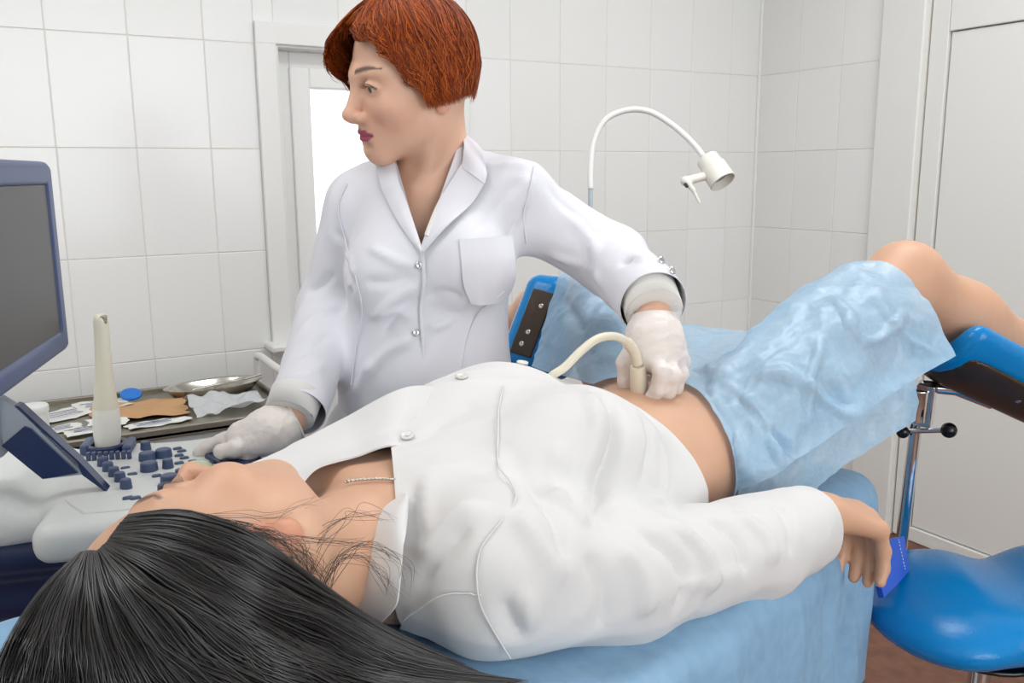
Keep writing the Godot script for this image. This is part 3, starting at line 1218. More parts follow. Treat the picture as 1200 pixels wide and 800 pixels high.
	var fold := [
		# under the near breast, over to the arm
		[[Vector3(0.5023, 1.0425, 0.0200), Vector3(0.4644, 1.0085, 0.0600), Vector3(0.3958, 0.9882, 0.1000), Vector3(0.3431, 0.9761, 0.1300)], -0.016, 0.010],
		[[Vector3(0.4719, 1.0487, 0.0200), Vector3(0.4285, 1.0173, 0.0600), Vector3(0.3629, 0.9888, 0.1000)], 0.008, 0.010],
		[[Vector3(0.5519, 0.9812, 0.0300), Vector3(0.4919, 0.9561, 0.0800), Vector3(0.4277, 0.9440, 0.1100)], -0.010, 0.008],
		[[Vector3(0.5591, 0.9514, 0.0500), Vector3(0.5185, 0.9304, 0.0900), Vector3(0.4710, 0.9223, 0.1100)], 0.008, 0.008],
		[[Vector3(0.3372, 1.0339, 0.0300), Vector3(0.3172, 1.0038, 0.0700), Vector3(0.3023, 0.9873, 0.0900)], -0.005, 0.010],
		[[Vector3(0.3816, 1.0269, 0.0500), Vector3(0.3357, 1.0031, 0.0900), Vector3(0.3157, 0.9857, 0.1000)], 0.006, 0.010],
		# bunching in the armpit
		[[Vector3(0.3155, 1.0046, 0.0900), Vector3(0.3224, 0.9946, 0.1100), Vector3(0.3291, 0.9721, 0.1300)], 0.010, 0.008],
		[[Vector3(0.2959, 0.9977, 0.0900), Vector3(0.2960, 0.9777, 0.1100), Vector3(0.2755, 0.9602, 0.1400)], -0.008, 0.009],
		[[Vector3(0.2529, 0.9972, 0.1000), Vector3(0.2581, 0.9687, 0.1200), Vector3(0.2621, 0.9441, 0.1500)], 0.007, 0.011],
		# chest and shoulder
		[[Vector3(0.2412, 1.0094, 0.0700), Vector3(0.1973, 1.0072, 0.0700), Vector3(0.1712, 0.9928, 0.0700)], 0.008, 0.011],
		[[Vector3(0.2165, 0.9958, 0.0800), Vector3(0.1814, 0.9920, 0.0800), Vector3(0.1579, 0.9776, 0.0800)], -0.009, 0.010],
		[[Vector3(0.2355, 1.0280, 0.0000), Vector3(0.2016, 1.0117, 0.0300), Vector3(0.1837, 0.9947, 0.0500)], -0.006, 0.008],
		[[Vector3(0.2468, 1.0291, -0.0000), Vector3(0.2066, 1.0126, 0.0400), Vector3(0.1925, 0.9984, 0.0600)], 0.005, 0.008],
		[[Vector3(0.2822, 1.0389, -0.0600), Vector3(0.3454, 1.0523, -0.0600), Vector3(0.3863, 1.0533, -0.0600)], -0.004, 0.012],
		[[Vector3(0.2053, 0.9521, 0.1300), Vector3(0.2033, 0.9366, 0.1500), Vector3(0.2201, 0.9022, 0.1500)], -0.008, 0.009],
		[[Vector3(0.2157, 0.9589, 0.1400), Vector3(0.2190, 0.9372, 0.1600), Vector3(0.2248, 0.9076, 0.1600)], 0.006, 0.009],
		# sleeve
		[[Vector3(0.3799, 0.9564, 0.1500), Vector3(0.4002, 0.9328, 0.1700), Vector3(0.4130, 0.8951, 0.1800), Vector3(0.3978, 0.8648, 0.1800)], -0.012, 0.010],
		[[Vector3(0.4201, 0.9521, 0.1500), Vector3(0.4483, 0.9251, 0.1700), Vector3(0.4612, 0.8859, 0.1800), Vector3(0.4504, 0.8570, 0.1800)], 0.010, 0.010],
		[[Vector3(0.3425, 0.9560, 0.1500), Vector3(0.3535, 0.9236, 0.1700), Vector3(0.3584, 0.8736, 0.1700)], 0.009, 0.011],
		[[Vector3(0.3006, 0.9622, 0.1500), Vector3(0.3057, 0.9335, 0.1700), Vector3(0.3027, 0.8890, 0.1700)], -0.008, 0.011],
		[[Vector3(0.5009, 0.9408, 0.1700), Vector3(0.5130, 0.9084, 0.1900), Vector3(0.5132, 0.8594, 0.1900)], -0.010, 0.009],
		[[Vector3(0.5349, 0.9395, 0.1800), Vector3(0.5549, 0.9047, 0.2000), Vector3(0.5550, 0.8616, 0.2000)], 0.007, 0.009],
		[[Vector3(0.6202, 0.9215, 0.1800), Vector3(0.5958, 0.9007, 0.2100), Vector3(0.5864, 0.8631, 0.2100)], -0.006, 0.008],
		[[Vector3(0.3880, 0.8958, 0.1800), Vector3(0.4386, 0.8883, 0.1900), Vector3(0.5159, 0.8713, 0.2000)], 0.006, 0.008],
	]
	g_coat = folded(g_coat, on_cloth(g_coat, fold, Vector3(-0.35, 0.72, 0.6)), 0.003, 7.0, 7)
	g_coat = folded(g_coat, [], 0.004, 7.0, 8, true, stretch(Vector3(0.75, -0.1, 0.65), 0.35))
	var cut := HemCut.new()
	var cuff_n := Vector3(0.97, 0.05, 0.22).normalized()
	var cuff_p := Vector3(0.705, 0.872, 0.196)
	g_coat = trimmed(g_coat, func(p: Vector3) -> float:
		var sleeve := (cuff_p - p).dot(cuff_n)
		if p.z > 0.085 + (p.x - 0.40) * 0.25 and p.x > 0.40 or p.z < -0.205:
			return sleeve if p.z > 0 else 0.69 - p.x
		return cut.of(p))
	var co := part("coat", mesh_of(thick(g_coat, 0.0012)), M.coat, t)
	var to := Vector3(-0.35, 0.72, 0.6)
	for q in [[Vector3(0.4286, 1.0587, -0.0600), Vector3(0.3832, 1.0436, -0.0300), Vector3(0.3160, 1.0189, 0.0300), Vector3(0.2719, 0.9943, 0.0800), Vector3(0.2107, 0.9852, 0.1000), Vector3(0.1903, 0.9639, 0.1150), Vector3(0.1947, 0.9307, 0.1200), Vector3(0.2135, 0.8930, 0.1300)], [Vector3(0.1588, 0.9536, 0.0700), Vector3(0.1669, 0.9545, 0.0780), Vector3(0.1832, 0.9503, 0.0900), Vector3(0.1955, 0.9473, 0.1100)]]:
		part("seam", mesh_of(tube(curve(laid(g_coat, curve(q, 14), to, -0.0006), 40), 0.0009, 6)), M.coat, co)
	patient_details(t, hx, g_head, g_coat, chest + neck)

func patient_details(t: Node3D, hx: Transform3D, g_head: Dictionary, g_coat: Dictionary, chest: Array) -> void:
	var coat: Node = t.get_node("coat")
	# collar round the near side of the neck
	var inner := [Vector3(0.2302, 0.9980, -0.0154), Vector3(0.2033, 0.9900, -0.0159), Vector3(0.1785, 0.9680, -0.0101), Vector3(0.1627, 0.9400, -0.0121), Vector3(0.1559, 0.9050, -0.0254)]
	var outer := [Vector3(0.2105, 0.9970, 0.0078), Vector3(0.1774, 0.9820, 0.0390), Vector3(0.1579, 0.9560, 0.0544), Vector3(0.1547, 0.9360, 0.0516), Vector3(0.1581, 0.9050, 0.0211)]
	var rows := []
	for r in 5:
		var f := r / 4.0
		var row := []
		for k in 5:
			row.append(inner[k].lerp(outer[k], f) + Vector3(-0.2, 1, 0.6).normalized() * (0.008 * sin(f * PI) + 0.004))
		rows.append(row)
	part("collar", mesh_of(thick(sheet(rows, 24, 12), 0.002)), M.coat, coat)
	# far lapel and collar
	var far := [
		[Vector3(0.1815, 0.9980, -0.2150), Vector3(0.2286, 1.0079, -0.2050), Vector3(0.2878, 1.0345, -0.1750), Vector3(0.3427, 1.0684, -0.1250), Vector3(0.4336, 1.0565, -0.1300) + Vector3(0, -0.012, 0)],
		[Vector3(0.1789, 1.0017, -0.1800), Vector3(0.2231, 1.0068, -0.1750), Vector3(0.2762, 1.0252, -0.1500), Vector3(0.3244, 1.0480, -0.1120), Vector3(0.3973, 1.0349, -0.1100) + Vector3(0, -0.012, 0)],
		[Vector3(0.1765, 1.0030, -0.1400), Vector3(0.2169, 1.0063, -0.1450), Vector3(0.2660, 1.0163, -0.1300), Vector3(0.3068, 1.0308, -0.1020), Vector3(0.3655, 1.0165, -0.1000) + Vector3(0, -0.012, 0)],
		[Vector3(0.1640, 1.0114, -0.0880), Vector3(0.2048, 1.0148, -0.1120), Vector3(0.2464, 1.0172, -0.1040), Vector3(0.2789, 1.0258, -0.0800), Vector3(0.3302, 1.0083, -0.0850) + Vector3(0, -0.012, 0)],
	]
	part("lapel", mesh_of(thick(clear_of(sheet(far, 40, 30), chest, 0.007), 0.002)), M.coat, coat)
	# clear four-hole buttons
	var bt := mesh_of(lathe([Vector2(0.0015, 0.0012), Vector2(0.0035, 0.0012), Vector2(0.0055, 0.0026), Vector2(0.0068, 0.003), Vector2(0.0075, 0.002), Vector2(0.0072, 0.0), Vector2(0, 0.0)], 24))
	for q in [[Vector3(0.2991, 1.0370, -0.0830), Vector3(-0.25, 1, 0.1)], [Vector3(0.4087, 1.0719, -0.1050), Vector3(-0.1, 1, 0.1)], [Vector3(0.5113, 1.0604, -0.1000), Vector3(0.1, 1, 0.1)]]:
		var b := part("button", bt, M.button_clear, coat, Transform3D(along(q[1]), lay(g_coat, q[0], q[1], 0.0006)))
		part("thread", box_mesh(Vector3(0.003, 0.001, 0.003), 0.0004, 1), M.stitch, b, at(Vector3(0, 0.0018, 0)))
	# necklace
	var chain: PackedVector3Array = curve([Vector3(0.2059, 1.0048, -0.0720), Vector3(0.2156, 1.0017, -0.0660), Vector3(0.2301, 0.9949, -0.0580), Vector3(0.2454, 0.9857, -0.0480)], 40)
	chain = curve(laid(g_head, Array(chain), Vector3(-0.35, 0.72, 0.6), 0.0008, 0.004), 60)
	var links := []
	for k in chain.size():
		links.append(put(lathe(ball(0.00135), 6), at(chain[k] + Vector3(0, 0.001, 0))))
	part("necklace", mesh_of(joined(links)), M.steel, t)
	patient_hair(t, hx)

func patient_hair(t: Node3D, hx: Transform3D) -> void:
	var rng := RandomNumberGenerator.new()
	rng.seed = 11
	# guide locks from the parting outwards, root to tip
	var guides := [
		[Vector3(-0.0115, 1.0443, -0.0613), Vector3(0.0083, 1.0489, -0.0296), Vector3(0.0255, 1.0418, -0.0009), Vector3(0.0399, 1.0254, 0.0249), Vector3(0.0589, 1.0012, 0.0412), Vector3(0.1017, 0.9574, 0.0305), Vector3(0.1316, 0.9265, 0.0436)],
		[Vector3(-0.0222, 1.0428, -0.0537), Vector3(-0.0029, 1.0463, -0.0162), Vector3(0.0185, 1.0366, 0.0143), Vector3(0.0417, 1.0179, 0.0367), Vector3(0.0721, 0.9863, 0.0458), Vector3(0.1112, 0.9464, 0.0610), Vector3(0.1536, 0.9124, 0.0899)],
		[Vector3(-0.0320, 1.0399, -0.0461), Vector3(-0.0157, 1.0420, -0.0083), Vector3(0.0037, 1.0311, 0.0240), Vector3(0.0274, 1.0100, 0.0492), Vector3(0.0715, 0.9699, 0.0558), Vector3(0.1135, 0.9340, 0.0832), Vector3(0.1679, 0.9017, 0.1340)],
		[Vector3(-0.0388, 1.0366, -0.0420), Vector3(-0.0305, 1.0347, -0.0012), Vector3(-0.0148, 1.0191, 0.0352), Vector3(0.0108, 0.9944, 0.0626), Vector3(0.0539, 0.9549, 0.0701), Vector3(0.1063, 0.9175, 0.0954), Vector3(0.1767, 0.9025, 0.1680)],
		[Vector3(-0.0434, 1.0346, -0.0408), Vector3(-0.0429, 1.0254, 0.0041), Vector3(-0.0327, 1.0060, 0.0398), Vector3(-0.0132, 0.9795, 0.0682), Vector3(0.0058, 0.9605, 0.1053), Vector3(0.0608, 0.9150, 0.1131), Vector3(0.1087, 0.8942, 0.1527)],
		[Vector3(-0.0462, 1.0326, -0.0418), Vector3(-0.0553, 1.0157, 0.0028), Vector3(-0.0528, 0.9903, 0.0368), Vector3(-0.0437, 0.9629, 0.0603), Vector3(-0.0415, 0.9506, 0.0993), Vector3(-0.0100, 0.9027, 0.0876), Vector3(0.0263, 0.8517, 0.0827)],
		[Vector3(-0.0477, 1.0318, -0.0467), Vector3(-0.0633, 1.0141, -0.0082), Vector3(-0.0703, 0.9858, 0.0202), Vector3(-0.0713, 0.9549, 0.0376), Vector3(-0.0800, 0.9411, 0.0720), Vector3(-0.0571, 0.8800, 0.0382), Vector3(-0.0347, 0.8141, 0.0051)],
		[Vector3(-0.0493, 1.0305, -0.0530), Vector3(-0.0703, 1.0140, -0.0291), Vector3(-0.0846, 0.9883, -0.0129), Vector3(-0.0933, 0.9561, -0.0082), Vector3(-0.1104, 0.9405, 0.0200), Vector3(-0.0995, 0.8736, -0.0264), Vector3(-0.0864, 0.7935, -0.0822)],
		[Vector3(-0.0512, 1.0282, -0.0588), Vector3(-0.0737, 1.0099, -0.0546), Vector3(-0.0893, 0.9776, -0.0617), Vector3(-0.1209, 0.9704, -0.0172), Vector3(-0.1246, 0.9248, -0.0399), Vector3(-0.1199, 0.8533, -0.0923), Vector3(-0.1145, 0.7791, -0.1432)],
		[Vector3(-0.0494, 1.0222, -0.0683), Vector3(-0.0683, 0.9984, -0.0845), Vector3(-0.0934, 0.9765, -0.0753), Vector3(-0.1175, 0.9574, -0.0570), Vector3(-0.1246, 0.9091, -0.0827), Vector3(-0.1256, 0.8397, -0.1268), Vector3(-0.1223, 0.7643, -0.1798)],
	]
	var centre := hx * Vector3(0, 0.043, -0.012)
	var base := []
	for g in guides:
		var row := []
		for p: Vector3 in g:
			row.append(p + (centre - p).normalized() * 0.007)
		base.append(row)
	var dark := func(_p: Vector3) -> Color: return Color(0.010, 0.009, 0.009)
	var root := part("hair", mesh_of(sheet(base, 40, 60), dark), M.hair_black, t)
	# back of the head under the spread hair
	var under := nets(moved([ell(Vector3(0, 0.043, -0.016), Vector3(0.077, 0.091, 0.098), 0.02), ell(Vector3(0, -0.02, 0.085), Vector3(0.085, 0.105, 0.075), 0.02, 1), ell(Vector3(-0.04, -0.05, 0.03), Vector3(0.06, 0.075, 0.06), 0.02, 1)], hx), 0.005)
	part("back_hair", mesh_of(under, dark), M.hair_black, root)
	var v := PackedVector3Array()
	var n := PackedVector3Array()
	var c := PackedColorArray()
	var i := PackedInt32Array()
	var fn := FastNoiseLite.new()
	fn.frequency = 1.0
	var curves := []
	for g in guides:
		curves.append(curve(g, 22))
	var m := guides.size() - 1
	for s in 5600:
		var u := rng.randf() * m
		if s < 1500:
			u = rng.randf() * 3.2
		var lay := pow(rng.randf(), 1.6)
		var len_k := 23 - (rng.randi() % 6 if rng.randf() < 0.5 else 0)
		var start := rng.randi() % 3 if rng.randf() < 0.4 else 0
		var pts := PackedVector3Array()
		var out := PackedVector3Array()
		var drift := rng.randf_range(-0.35, 0.35)
		var clump := fn.get_noise_2d(u * 6.0, 3.0) * 0.016
		for k in range(start, len_k):
			var f := k / 22.0
			var uu := clampf(u + drift * f + 0.30 * fn.get_noise_2d(u * 5.0 + 20.0, f * 2.0), 0.0, m - 0.001)
			var a := int(uu)
			var p: Vector3 = cat(curves[maxi(a - 1, 0)][k], curves[a][k], curves[a + 1][k], curves[mini(a + 2, m)][k], uu - a)
			var o := (p - centre).normalized()
			o = (o + Vector3(-0.3, 0.5, 0.6) * 0.4).normalized()
			p += o * ((lay - 0.35) * 0.009 * (0.25 + 0.75 * minf(f * 3.0, 1.0)) + clump * minf(f * 2.5, 1.0))
			pts.append(p)
			out.append(o)
		var br := rng.randf()
		var col := Color(0.010, 0.009, 0.010).lerp(Color(0.022, 0.018, 0.016), br * br * br)
		ribbon(v, n, c, i, pts, out, rng.randf_range(0.0003, 0.0009), col, rng.randf_range(-0.5, 0.5))
	# loose wisps over ear and neck, flyaways over the parting
	var wisps := [
		[[Vector3(0.0165, 1.0477, -0.0076), Vector3(0.0536, 1.0386, -0.0032), Vector3(0.0707, 1.0370, 0.0174), Vector3(0.0994, 1.0309, 0.0059), Vector3(0.1217, 1.0286, -0.0064)], 5],
		[[Vector3(0.0152, 1.0493, -0.0112), Vector3(0.0416, 1.0379, 0.0091), Vector3(0.0728, 1.0225, 0.0242), Vector3(0.1185, 1.0026, 0.0292), Vector3(0.1519, 0.9914, 0.0328)], 8],
		[[Vector3(0.0282, 1.0423, 0.0018), Vector3(0.0499, 1.0272, 0.0237), Vector3(0.0737, 1.0146, 0.0277), Vector3(0.0864, 0.9997, 0.0314), Vector3(0.0994, 0.9719, 0.0234)], 14],
		[[Vector3(0.0808, 0.9770, 0.0314), Vector3(0.0997, 1.0041, 0.0222), Vector3(0.1247, 1.0153, 0.0170), Vector3(0.1518, 1.0146, 0.0178), Vector3(0.1687, 1.0034, 0.0255)], 10],
		[[Vector3(0.0943, 0.9656, 0.0350), Vector3(0.1166, 0.9895, 0.0307), Vector3(0.1439, 0.9914, 0.0311), Vector3(0.1648, 0.9763, 0.0447), Vector3(0.1680, 0.9510, 0.0561)], 12],
		[[Vector3(0.0898, 0.9656, 0.0297), Vector3(0.1108, 0.9882, 0.0322), Vector3(0.1339, 0.9850, 0.0369), Vector3(0.1466, 0.9708, 0.0484), Vector3(0.1517, 0.9451, 0.0542)], 12],
		[[Vector3(0.0231, 1.0451, -0.0071), Vector3(0.0436, 1.0358, 0.0115), Vector3(0.0573, 1.0234, 0.0292), Vector3(0.0746, 1.0001, 0.0329), Vector3(0.0917, 0.9724, 0.0300)], 26],
		[[Vector3(0.0125, 1.0477, -0.0127), Vector3(0.0316, 1.0374, 0.0131), Vector3(0.0456, 1.0219, 0.0316), Vector3(0.0631, 0.9993, 0.0353), Vector3(0.0820, 0.9704, 0.0348)], 30],
	]
	for w in wisps:
		for s in w[1]:
			var g := []
			for k in w[0].size():
				g.append(w[0][k] + Vector3(rng.randf_range(-1, 1), rng.randf_range(-0.4, 0.6), rng.randf_range(-1, 1)) * (0.004 + 0.012 * k / w[0].size()))
			var pts := curve(g, 20)
			var out := PackedVector3Array()
			for p in pts:
				out.append(Vector3(-0.4, 0.7, 0.6).normalized())
			ribbon(v, n, c, i, pts, out, rng.randf_range(0.00010, 0.00020), Color(0.03, 0.022, 0.018), 0.0)
	part("strands", hair_mesh(v, n, c, i), M.hair_black, root).set_meta("kind", "stuff")
	lashes(t, hx)

func doctor_frame() -> Transform3D:
	return Transform3D(Basis(Vector3.UP, deg_to_rad(-24.0)), Vector3(0.6087, 0.0, -1.3186))

func doctor_head() -> Transform3D:
	var w := Transform3D(Basis(Vector3(0.0592, -0.1356, 0.989), Vector3(-0.2131, 0.9662, 0.1452), Vector3(-0.9752, -0.2194, 0.0283)).orthonormalized(), Vector3(0.5687, 1.4306, -1.2930))
	return doctor_frame().affine_inverse() * w

# collar and lapels: strip sheets with a little thickness
func strip(parent: Node, called: String, a: Array, b: Array, m: Material, puff := 0.004, rows := 5, on := {}, off := 0.003) -> MeshInstance3D:
	var grid := []
	if on.has("v"):
		a = laid(on, a, Vector3(0, 0.1, 1), off, 0.008)
		b = laid(on, b, Vector3(0, 0.1, 1), off, 0.008)
	for r in rows:
		var t := float(r) / (rows - 1)
		var row := []
		for k in a.size():
			var p: Vector3 = a[k].lerp(b[k], t)
			row.append(p + Vector3(0, 0, puff * sin(t * PI)))
		grid.append(row)
	return part(called, mesh_of(thick(sheet(grid, a.size() * 4, 8), 0.0015)), m, parent)

func doctor() -> void:
	var t := thing("person", "red-haired woman in a white coat and gloves scanning the patient's belly", "person", doctor_frame())
	var hx := doctor_head()
	var nb := Vector3(0.0095, 1.2948, -0.0072)
	# --- body
	var head := moved(head_prims(), hx)
	var neck := [
		cap(hx * Vector3(0, -0.03, -0.028), nb, 0.050, 0.054, 0.03),
		cap(nb, nb + Vector3(0, -0.05, -0.01), 0.056, 0.08, 0.03),
		cap(hx * Vector3(0.055, -0.025, -0.022), Vector3(-0.0119, 1.2820, 0.0494), 0.011, 0.008, 0.022),
		cap(Vector3(-0.0186, 1.2769, 0.0497), Vector3(-0.0904, 1.2710, -0.0129), 0.010, 0.006, 0.02),
		cap(Vector3(-0.0054, 1.2768, 0.0541), Vector3(0.0723, 1.2813, 0.0479), 0.010, 0.006, 0.02),
		ell(Vector3(-0.0099, 1.1905, 0.0159), Vector3(0.115, 0.10, 0.062), 0.04),
		cap(Vector3(-0.0993, 1.2456, -0.0345), Vector3(0.1132, 1.2595, 0.0409), 0.034, 0.034, 0.05),
		cap(Vector3(-0.0521, 1.2799, -0.0362), Vector3(0.0578, 1.2876, -0.0059), 0.034, 0.034, 0.05),
	]
	var g_head := nets(head + neck, 0.0023, AABB(Vector3(-0.0070, 1.3057, 0.0198) - Vector3(0.2, 0.14, 0.2), Vector3(0.4, 0.5, 0.4)))
	var low := [
		ell(Vector3(-0.0099, 1.1905, 0.0159), Vector3(0.115, 0.12, 0.07), 0.05),
		ell(Vector3(-0.0222, 0.9863, 0.0179), Vector3(0.115, 0.16, 0.085), 0.05),
		cap(Vector3(-0.09, 0.85, 0.0), Vector3(-0.10, 0.48, -0.01), 0.085, 0.055, 0.05),
		cap(Vector3(0.06, 0.85, 0.0), Vector3(0.07, 0.48, -0.01), 0.085, 0.055, 0.05),
		cap(Vector3(-0.10, 0.48, -0.01), Vector3(-0.10, 0.09, -0.03), 0.052, 0.033, 0.03),
		cap(Vector3(0.07, 0.48, -0.01), Vector3(0.07, 0.09, -0.03), 0.052, 0.033, 0.03),
		cap(Vector3(-0.1208, 1.2428, -0.0413), Vector3(-0.1822, 1.0730, -0.0765), 0.036, 0.034, 0.03),
		cap(Vector3(-0.1822, 1.0730, -0.0765), Vector3(-0.2183, 0.9520, 0.1834), 0.034, 0.027, 0.02),
		cap(Vector3(0.1227, 1.2517, 0.0536), Vector3(0.2871, 1.1607, 0.0470), 0.040, 0.036, 0.03),
		cap(Vector3(0.2871, 1.1607, 0.0470), Vector3(0.3026, 1.1005, 0.2597), 0.036, 0.027, 0.02),
	]
	var g_low := nets(low, 0.006, AABB(Vector3(-0.6, 0.05, -0.4), Vector3(1.2, 1.14, 0.9)))
	var tint := FaceTint.new()
	tint.inv = hx.affine_inverse()
	tint.skin = Color(0.74, 0.445, 0.315)
	tint.lip = Color(0.40, 0.08, 0.14)
	tint.brow = Color(0.09, 0.05, 0.04)
	part("body", mesh_of(joined([g_head, g_low]), tint.of), M.skin, t)
	eyes(t, hx, 1.0, Vector3(0.05, -0.16, 1).normalized())
	lashes(t, hx)
	# --- coat
	var cz := [
		cap(Vector3(0.0018, 1.2131, 0.0077), Vector3(-0.0197, 0.9713, 0.0159), 0.128, 0.128, 0.05, 0, Vector3(-0.15, 0, 1), 0.74),
		cap(Vector3(-0.1093, 1.2511, -0.0417), Vector3(0.1259, 1.2702, 0.0504), 0.046, 0.050, 0.05),
		cap(Vector3(-0.0490, 1.2869, -0.0321), Vector3(0.0550, 1.2944, -0.0024), 0.044, 0.044, 0.06),
		ell(Vector3(-0.0711, 1.1516, 0.0683), Vector3(0.062, 0.062, 0.055), 0.06),
		ell(Vector3(0.0575, 1.1692, 0.1088), Vector3(0.064, 0.062, 0.055), 0.06),
		cap(Vector3(-0.0197, 0.9713, 0.0159), Vector3(-0.02, 0.80, -0.005), 0.128, 0.155, 0.05, 0, Vector3(-0.15, 0, 1), 0.78),
		cap(Vector3(-0.02, 0.80, -0.005), Vector3(-0.02, 0.42, 0.0), 0.155, 0.19, 0.05, 0, Vector3(-0.15, 0, 1), 0.78),
		cap(Vector3(-0.1234, 1.2484, -0.0426), Vector3(-0.1822, 1.0730, -0.0765), 0.050, 0.048, 0.035),
		cap(Vector3(-0.1822, 1.0730, -0.0765), Vector3(-0.2084, 0.9495, 0.1849), 0.048, 0.0415, 0.03),
		cap(Vector3(0.1228, 1.2544, 0.0531), Vector3(0.2871, 1.1607, 0.0470), 0.060, 0.052, 0.035),
		cap(Vector3(0.2871, 1.1607, 0.0470), Vector3(0.3087, 1.1129, 0.2630), 0.052, 0.050, 0.03),
		ell(Vector3(0.1404, 1.2757, 0.0662), Vector3(0.034, 0.034, 0.04), 0.03),
	]
	var g := nets(cz, 0.0042)
	var fold := [
		# bunching under the arm
		[[Vector3(-0.1495, 1.1919, 0.0064), Vector3(-0.1349, 1.1693, 0.0327), Vector3(-0.1268, 1.1411, 0.0492)], 0.010, 0.007],
		[[Vector3(-0.1421, 1.1322, 0.0289), Vector3(-0.1273, 1.1212, 0.0529), Vector3(-0.1252, 1.1001, 0.0572)], 0.010, 0.006],
		[[Vector3(-0.1442, 1.1564, 0.0240), Vector3(-0.1297, 1.1345, 0.0502), Vector3(-0.1366, 1.1067, 0.0445)], -0.010, 0.006],
		[[Vector3(-0.1609, 1.2116, -0.0087), Vector3(-0.1434, 1.1859, 0.0184), Vector3(-0.1381, 1.1494, 0.0362)], -0.010, 0.008],
		# drag lines to the snaps
		[[Vector3(-0.0268, 1.1643, 0.1471), Vector3(-0.0597, 1.1738, 0.1215), Vector3(-0.0996, 1.1922, 0.0729)], 0.006, 0.008],
		[[Vector3(-0.0296, 1.1544, 0.1487), Vector3(-0.0690, 1.1436, 0.1365), Vector3(-0.1057, 1.1391, 0.0927)], -0.005, 0.008],
		[[Vector3(-0.0275, 1.1383, 0.1520), Vector3(-0.0615, 1.1158, 0.1221), Vector3(-0.0919, 1.0886, 0.0935)], 0.007, 0.007],
		[[Vector3(-0.0280, 1.1209, 0.1451), Vector3(-0.0586, 1.0915, 0.1169), Vector3(-0.0827, 1.0557, 0.0905)], -0.006, 0.007],
		[[Vector3(-0.0329, 1.0840, 0.1312), Vector3(-0.0623, 1.0953, 0.1157), Vector3(-0.1058, 1.0819, 0.0831)], 0.006, 0.008],
		[[Vector3(-0.0130, 1.1158, 0.1476), Vector3(0.0123, 1.1257, 0.1585), Vector3(0.0438, 1.1153, 0.1535)], -0.006, 0.008],
		[[Vector3(-0.0140, 1.0682, 0.1259), Vector3(0.0183, 1.0798, 0.1372), Vector3(0.0436, 1.1079, 0.1549)], 0.006, 0.007],
		[[Vector3(-0.0324, 1.0556, 0.1264), Vector3(-0.0741, 1.0321, 0.0959), Vector3(-0.1162, 0.9888, 0.0794)], 0.006, 0.009],
		# from the shoulder down to the pocket
		[[Vector3(0.1498, 1.2979, 0.0987), Vector3(0.1183, 1.2604, 0.1231), Vector3(0.0800, 1.2205, 0.1473)], 0.007, 0.009],
		[[Vector3(0.1316, 1.2916, 0.0981), Vector3(0.0990, 1.2543, 0.1223), Vector3(0.0586, 1.2157, 0.1460)], -0.006, 0.009],
		[[Vector3(0.1437, 1.2602, 0.1258), Vector3(0.1223, 1.2227, 0.1308), Vector3(0.1062, 1.1914, 0.1351)], -0.007, 0.008],
		[[Vector3(0.0729, 1.3181, 0.0460), Vector3(0.1117, 1.3112, 0.0616), Vector3(0.1475, 1.3108, 0.0755)], 0.005, 0.008],
		# left sleeve
		[[Vector3(0.1727, 1.2850, 0.1036), Vector3(0.2103, 1.2400, 0.1160), Vector3(0.2493, 1.1750, 0.1222)], -0.005, 0.010],
		[[Vector3(0.1975, 1.2465, 0.1135), Vector3(0.2433, 1.1944, 0.1179), Vector3(0.2658, 1.1287, 0.1226)], 0.008, 0.009],
		[[Vector3(0.2528, 1.2324, 0.1014), Vector3(0.2783, 1.1757, 0.1353), Vector3(0.2796, 1.1197, 0.1564)], -0.012, 0.009],
		[[Vector3(0.2761, 1.2192, 0.1063), Vector3(0.2943, 1.1783, 0.1671), Vector3(0.2955, 1.1249, 0.1980)], 0.009, 0.008],
		[[Vector3(0.1754, 1.1729, 0.0844), Vector3(0.2216, 1.1594, 0.0917), Vector3(0.2520, 1.1275, 0.1111)], 0.006, 0.008],
		# right sleeve
		[[Vector3(-0.1620, 1.1414, -0.0159), Vector3(-0.1863, 1.1208, -0.0144), Vector3(-0.2142, 1.1103, -0.0460)], -0.008, 0.008],
		[[Vector3(-0.1540, 1.0944, 0.0042), Vector3(-0.1850, 1.0866, 0.0127), Vector3(-0.2189, 1.0538, 0.0053)], 0.008, 0.009],
		[[Vector3(-0.1614, 1.0568, 0.0311), Vector3(-0.1857, 1.0423, 0.0621), Vector3(-0.2199, 1.0207, 0.0525)], -0.007, 0.009],
		[[Vector3(-0.1640, 1.0177, 0.0792), Vector3(-0.1911, 1.0091, 0.0986), Vector3(-0.2272, 0.9876, 0.0887)], 0.006, 0.009],
		[[Vector3(-0.0948, 1.0172, 0.0864), Vector3(-0.1225, 0.9780, 0.0911), Vector3(-0.1520, 0.9335, 0.0761)], 0.008, 0.010],
	]
	g = folded(g, on_cloth(g, fold, Vector3(0, 0.1, 1)), 0.003, 6.0, 17)
	g = folded(g, [], 0.0035, 6.0, 18, true, stretch(Vector3(0.5, 0.7, -0.2), 0.35))
	var vl := Vector3(-0.0563, 1.3277, 0.0616)
	var vb := Vector3(-0.0198, 1.1894, 0.1328)
	var vr := Vector3(0.0478, 1.3569, 0.0565)
	var wr_p := Vector3(-0.2162, 0.9653, 0.1760)
	var wr_n := (Vector3(-0.2159, 0.9495, 0.1842) - Vector3(-0.1999, 1.0688, -0.0775)).normalized()
	var wl_p := Vector3(0.3058, 1.1190, 0.2462)
	var wl_n := (Vector3(0.3064, 1.1129, 0.2628) - Vector3(0.2998, 1.1728, 0.0460)).normalized()
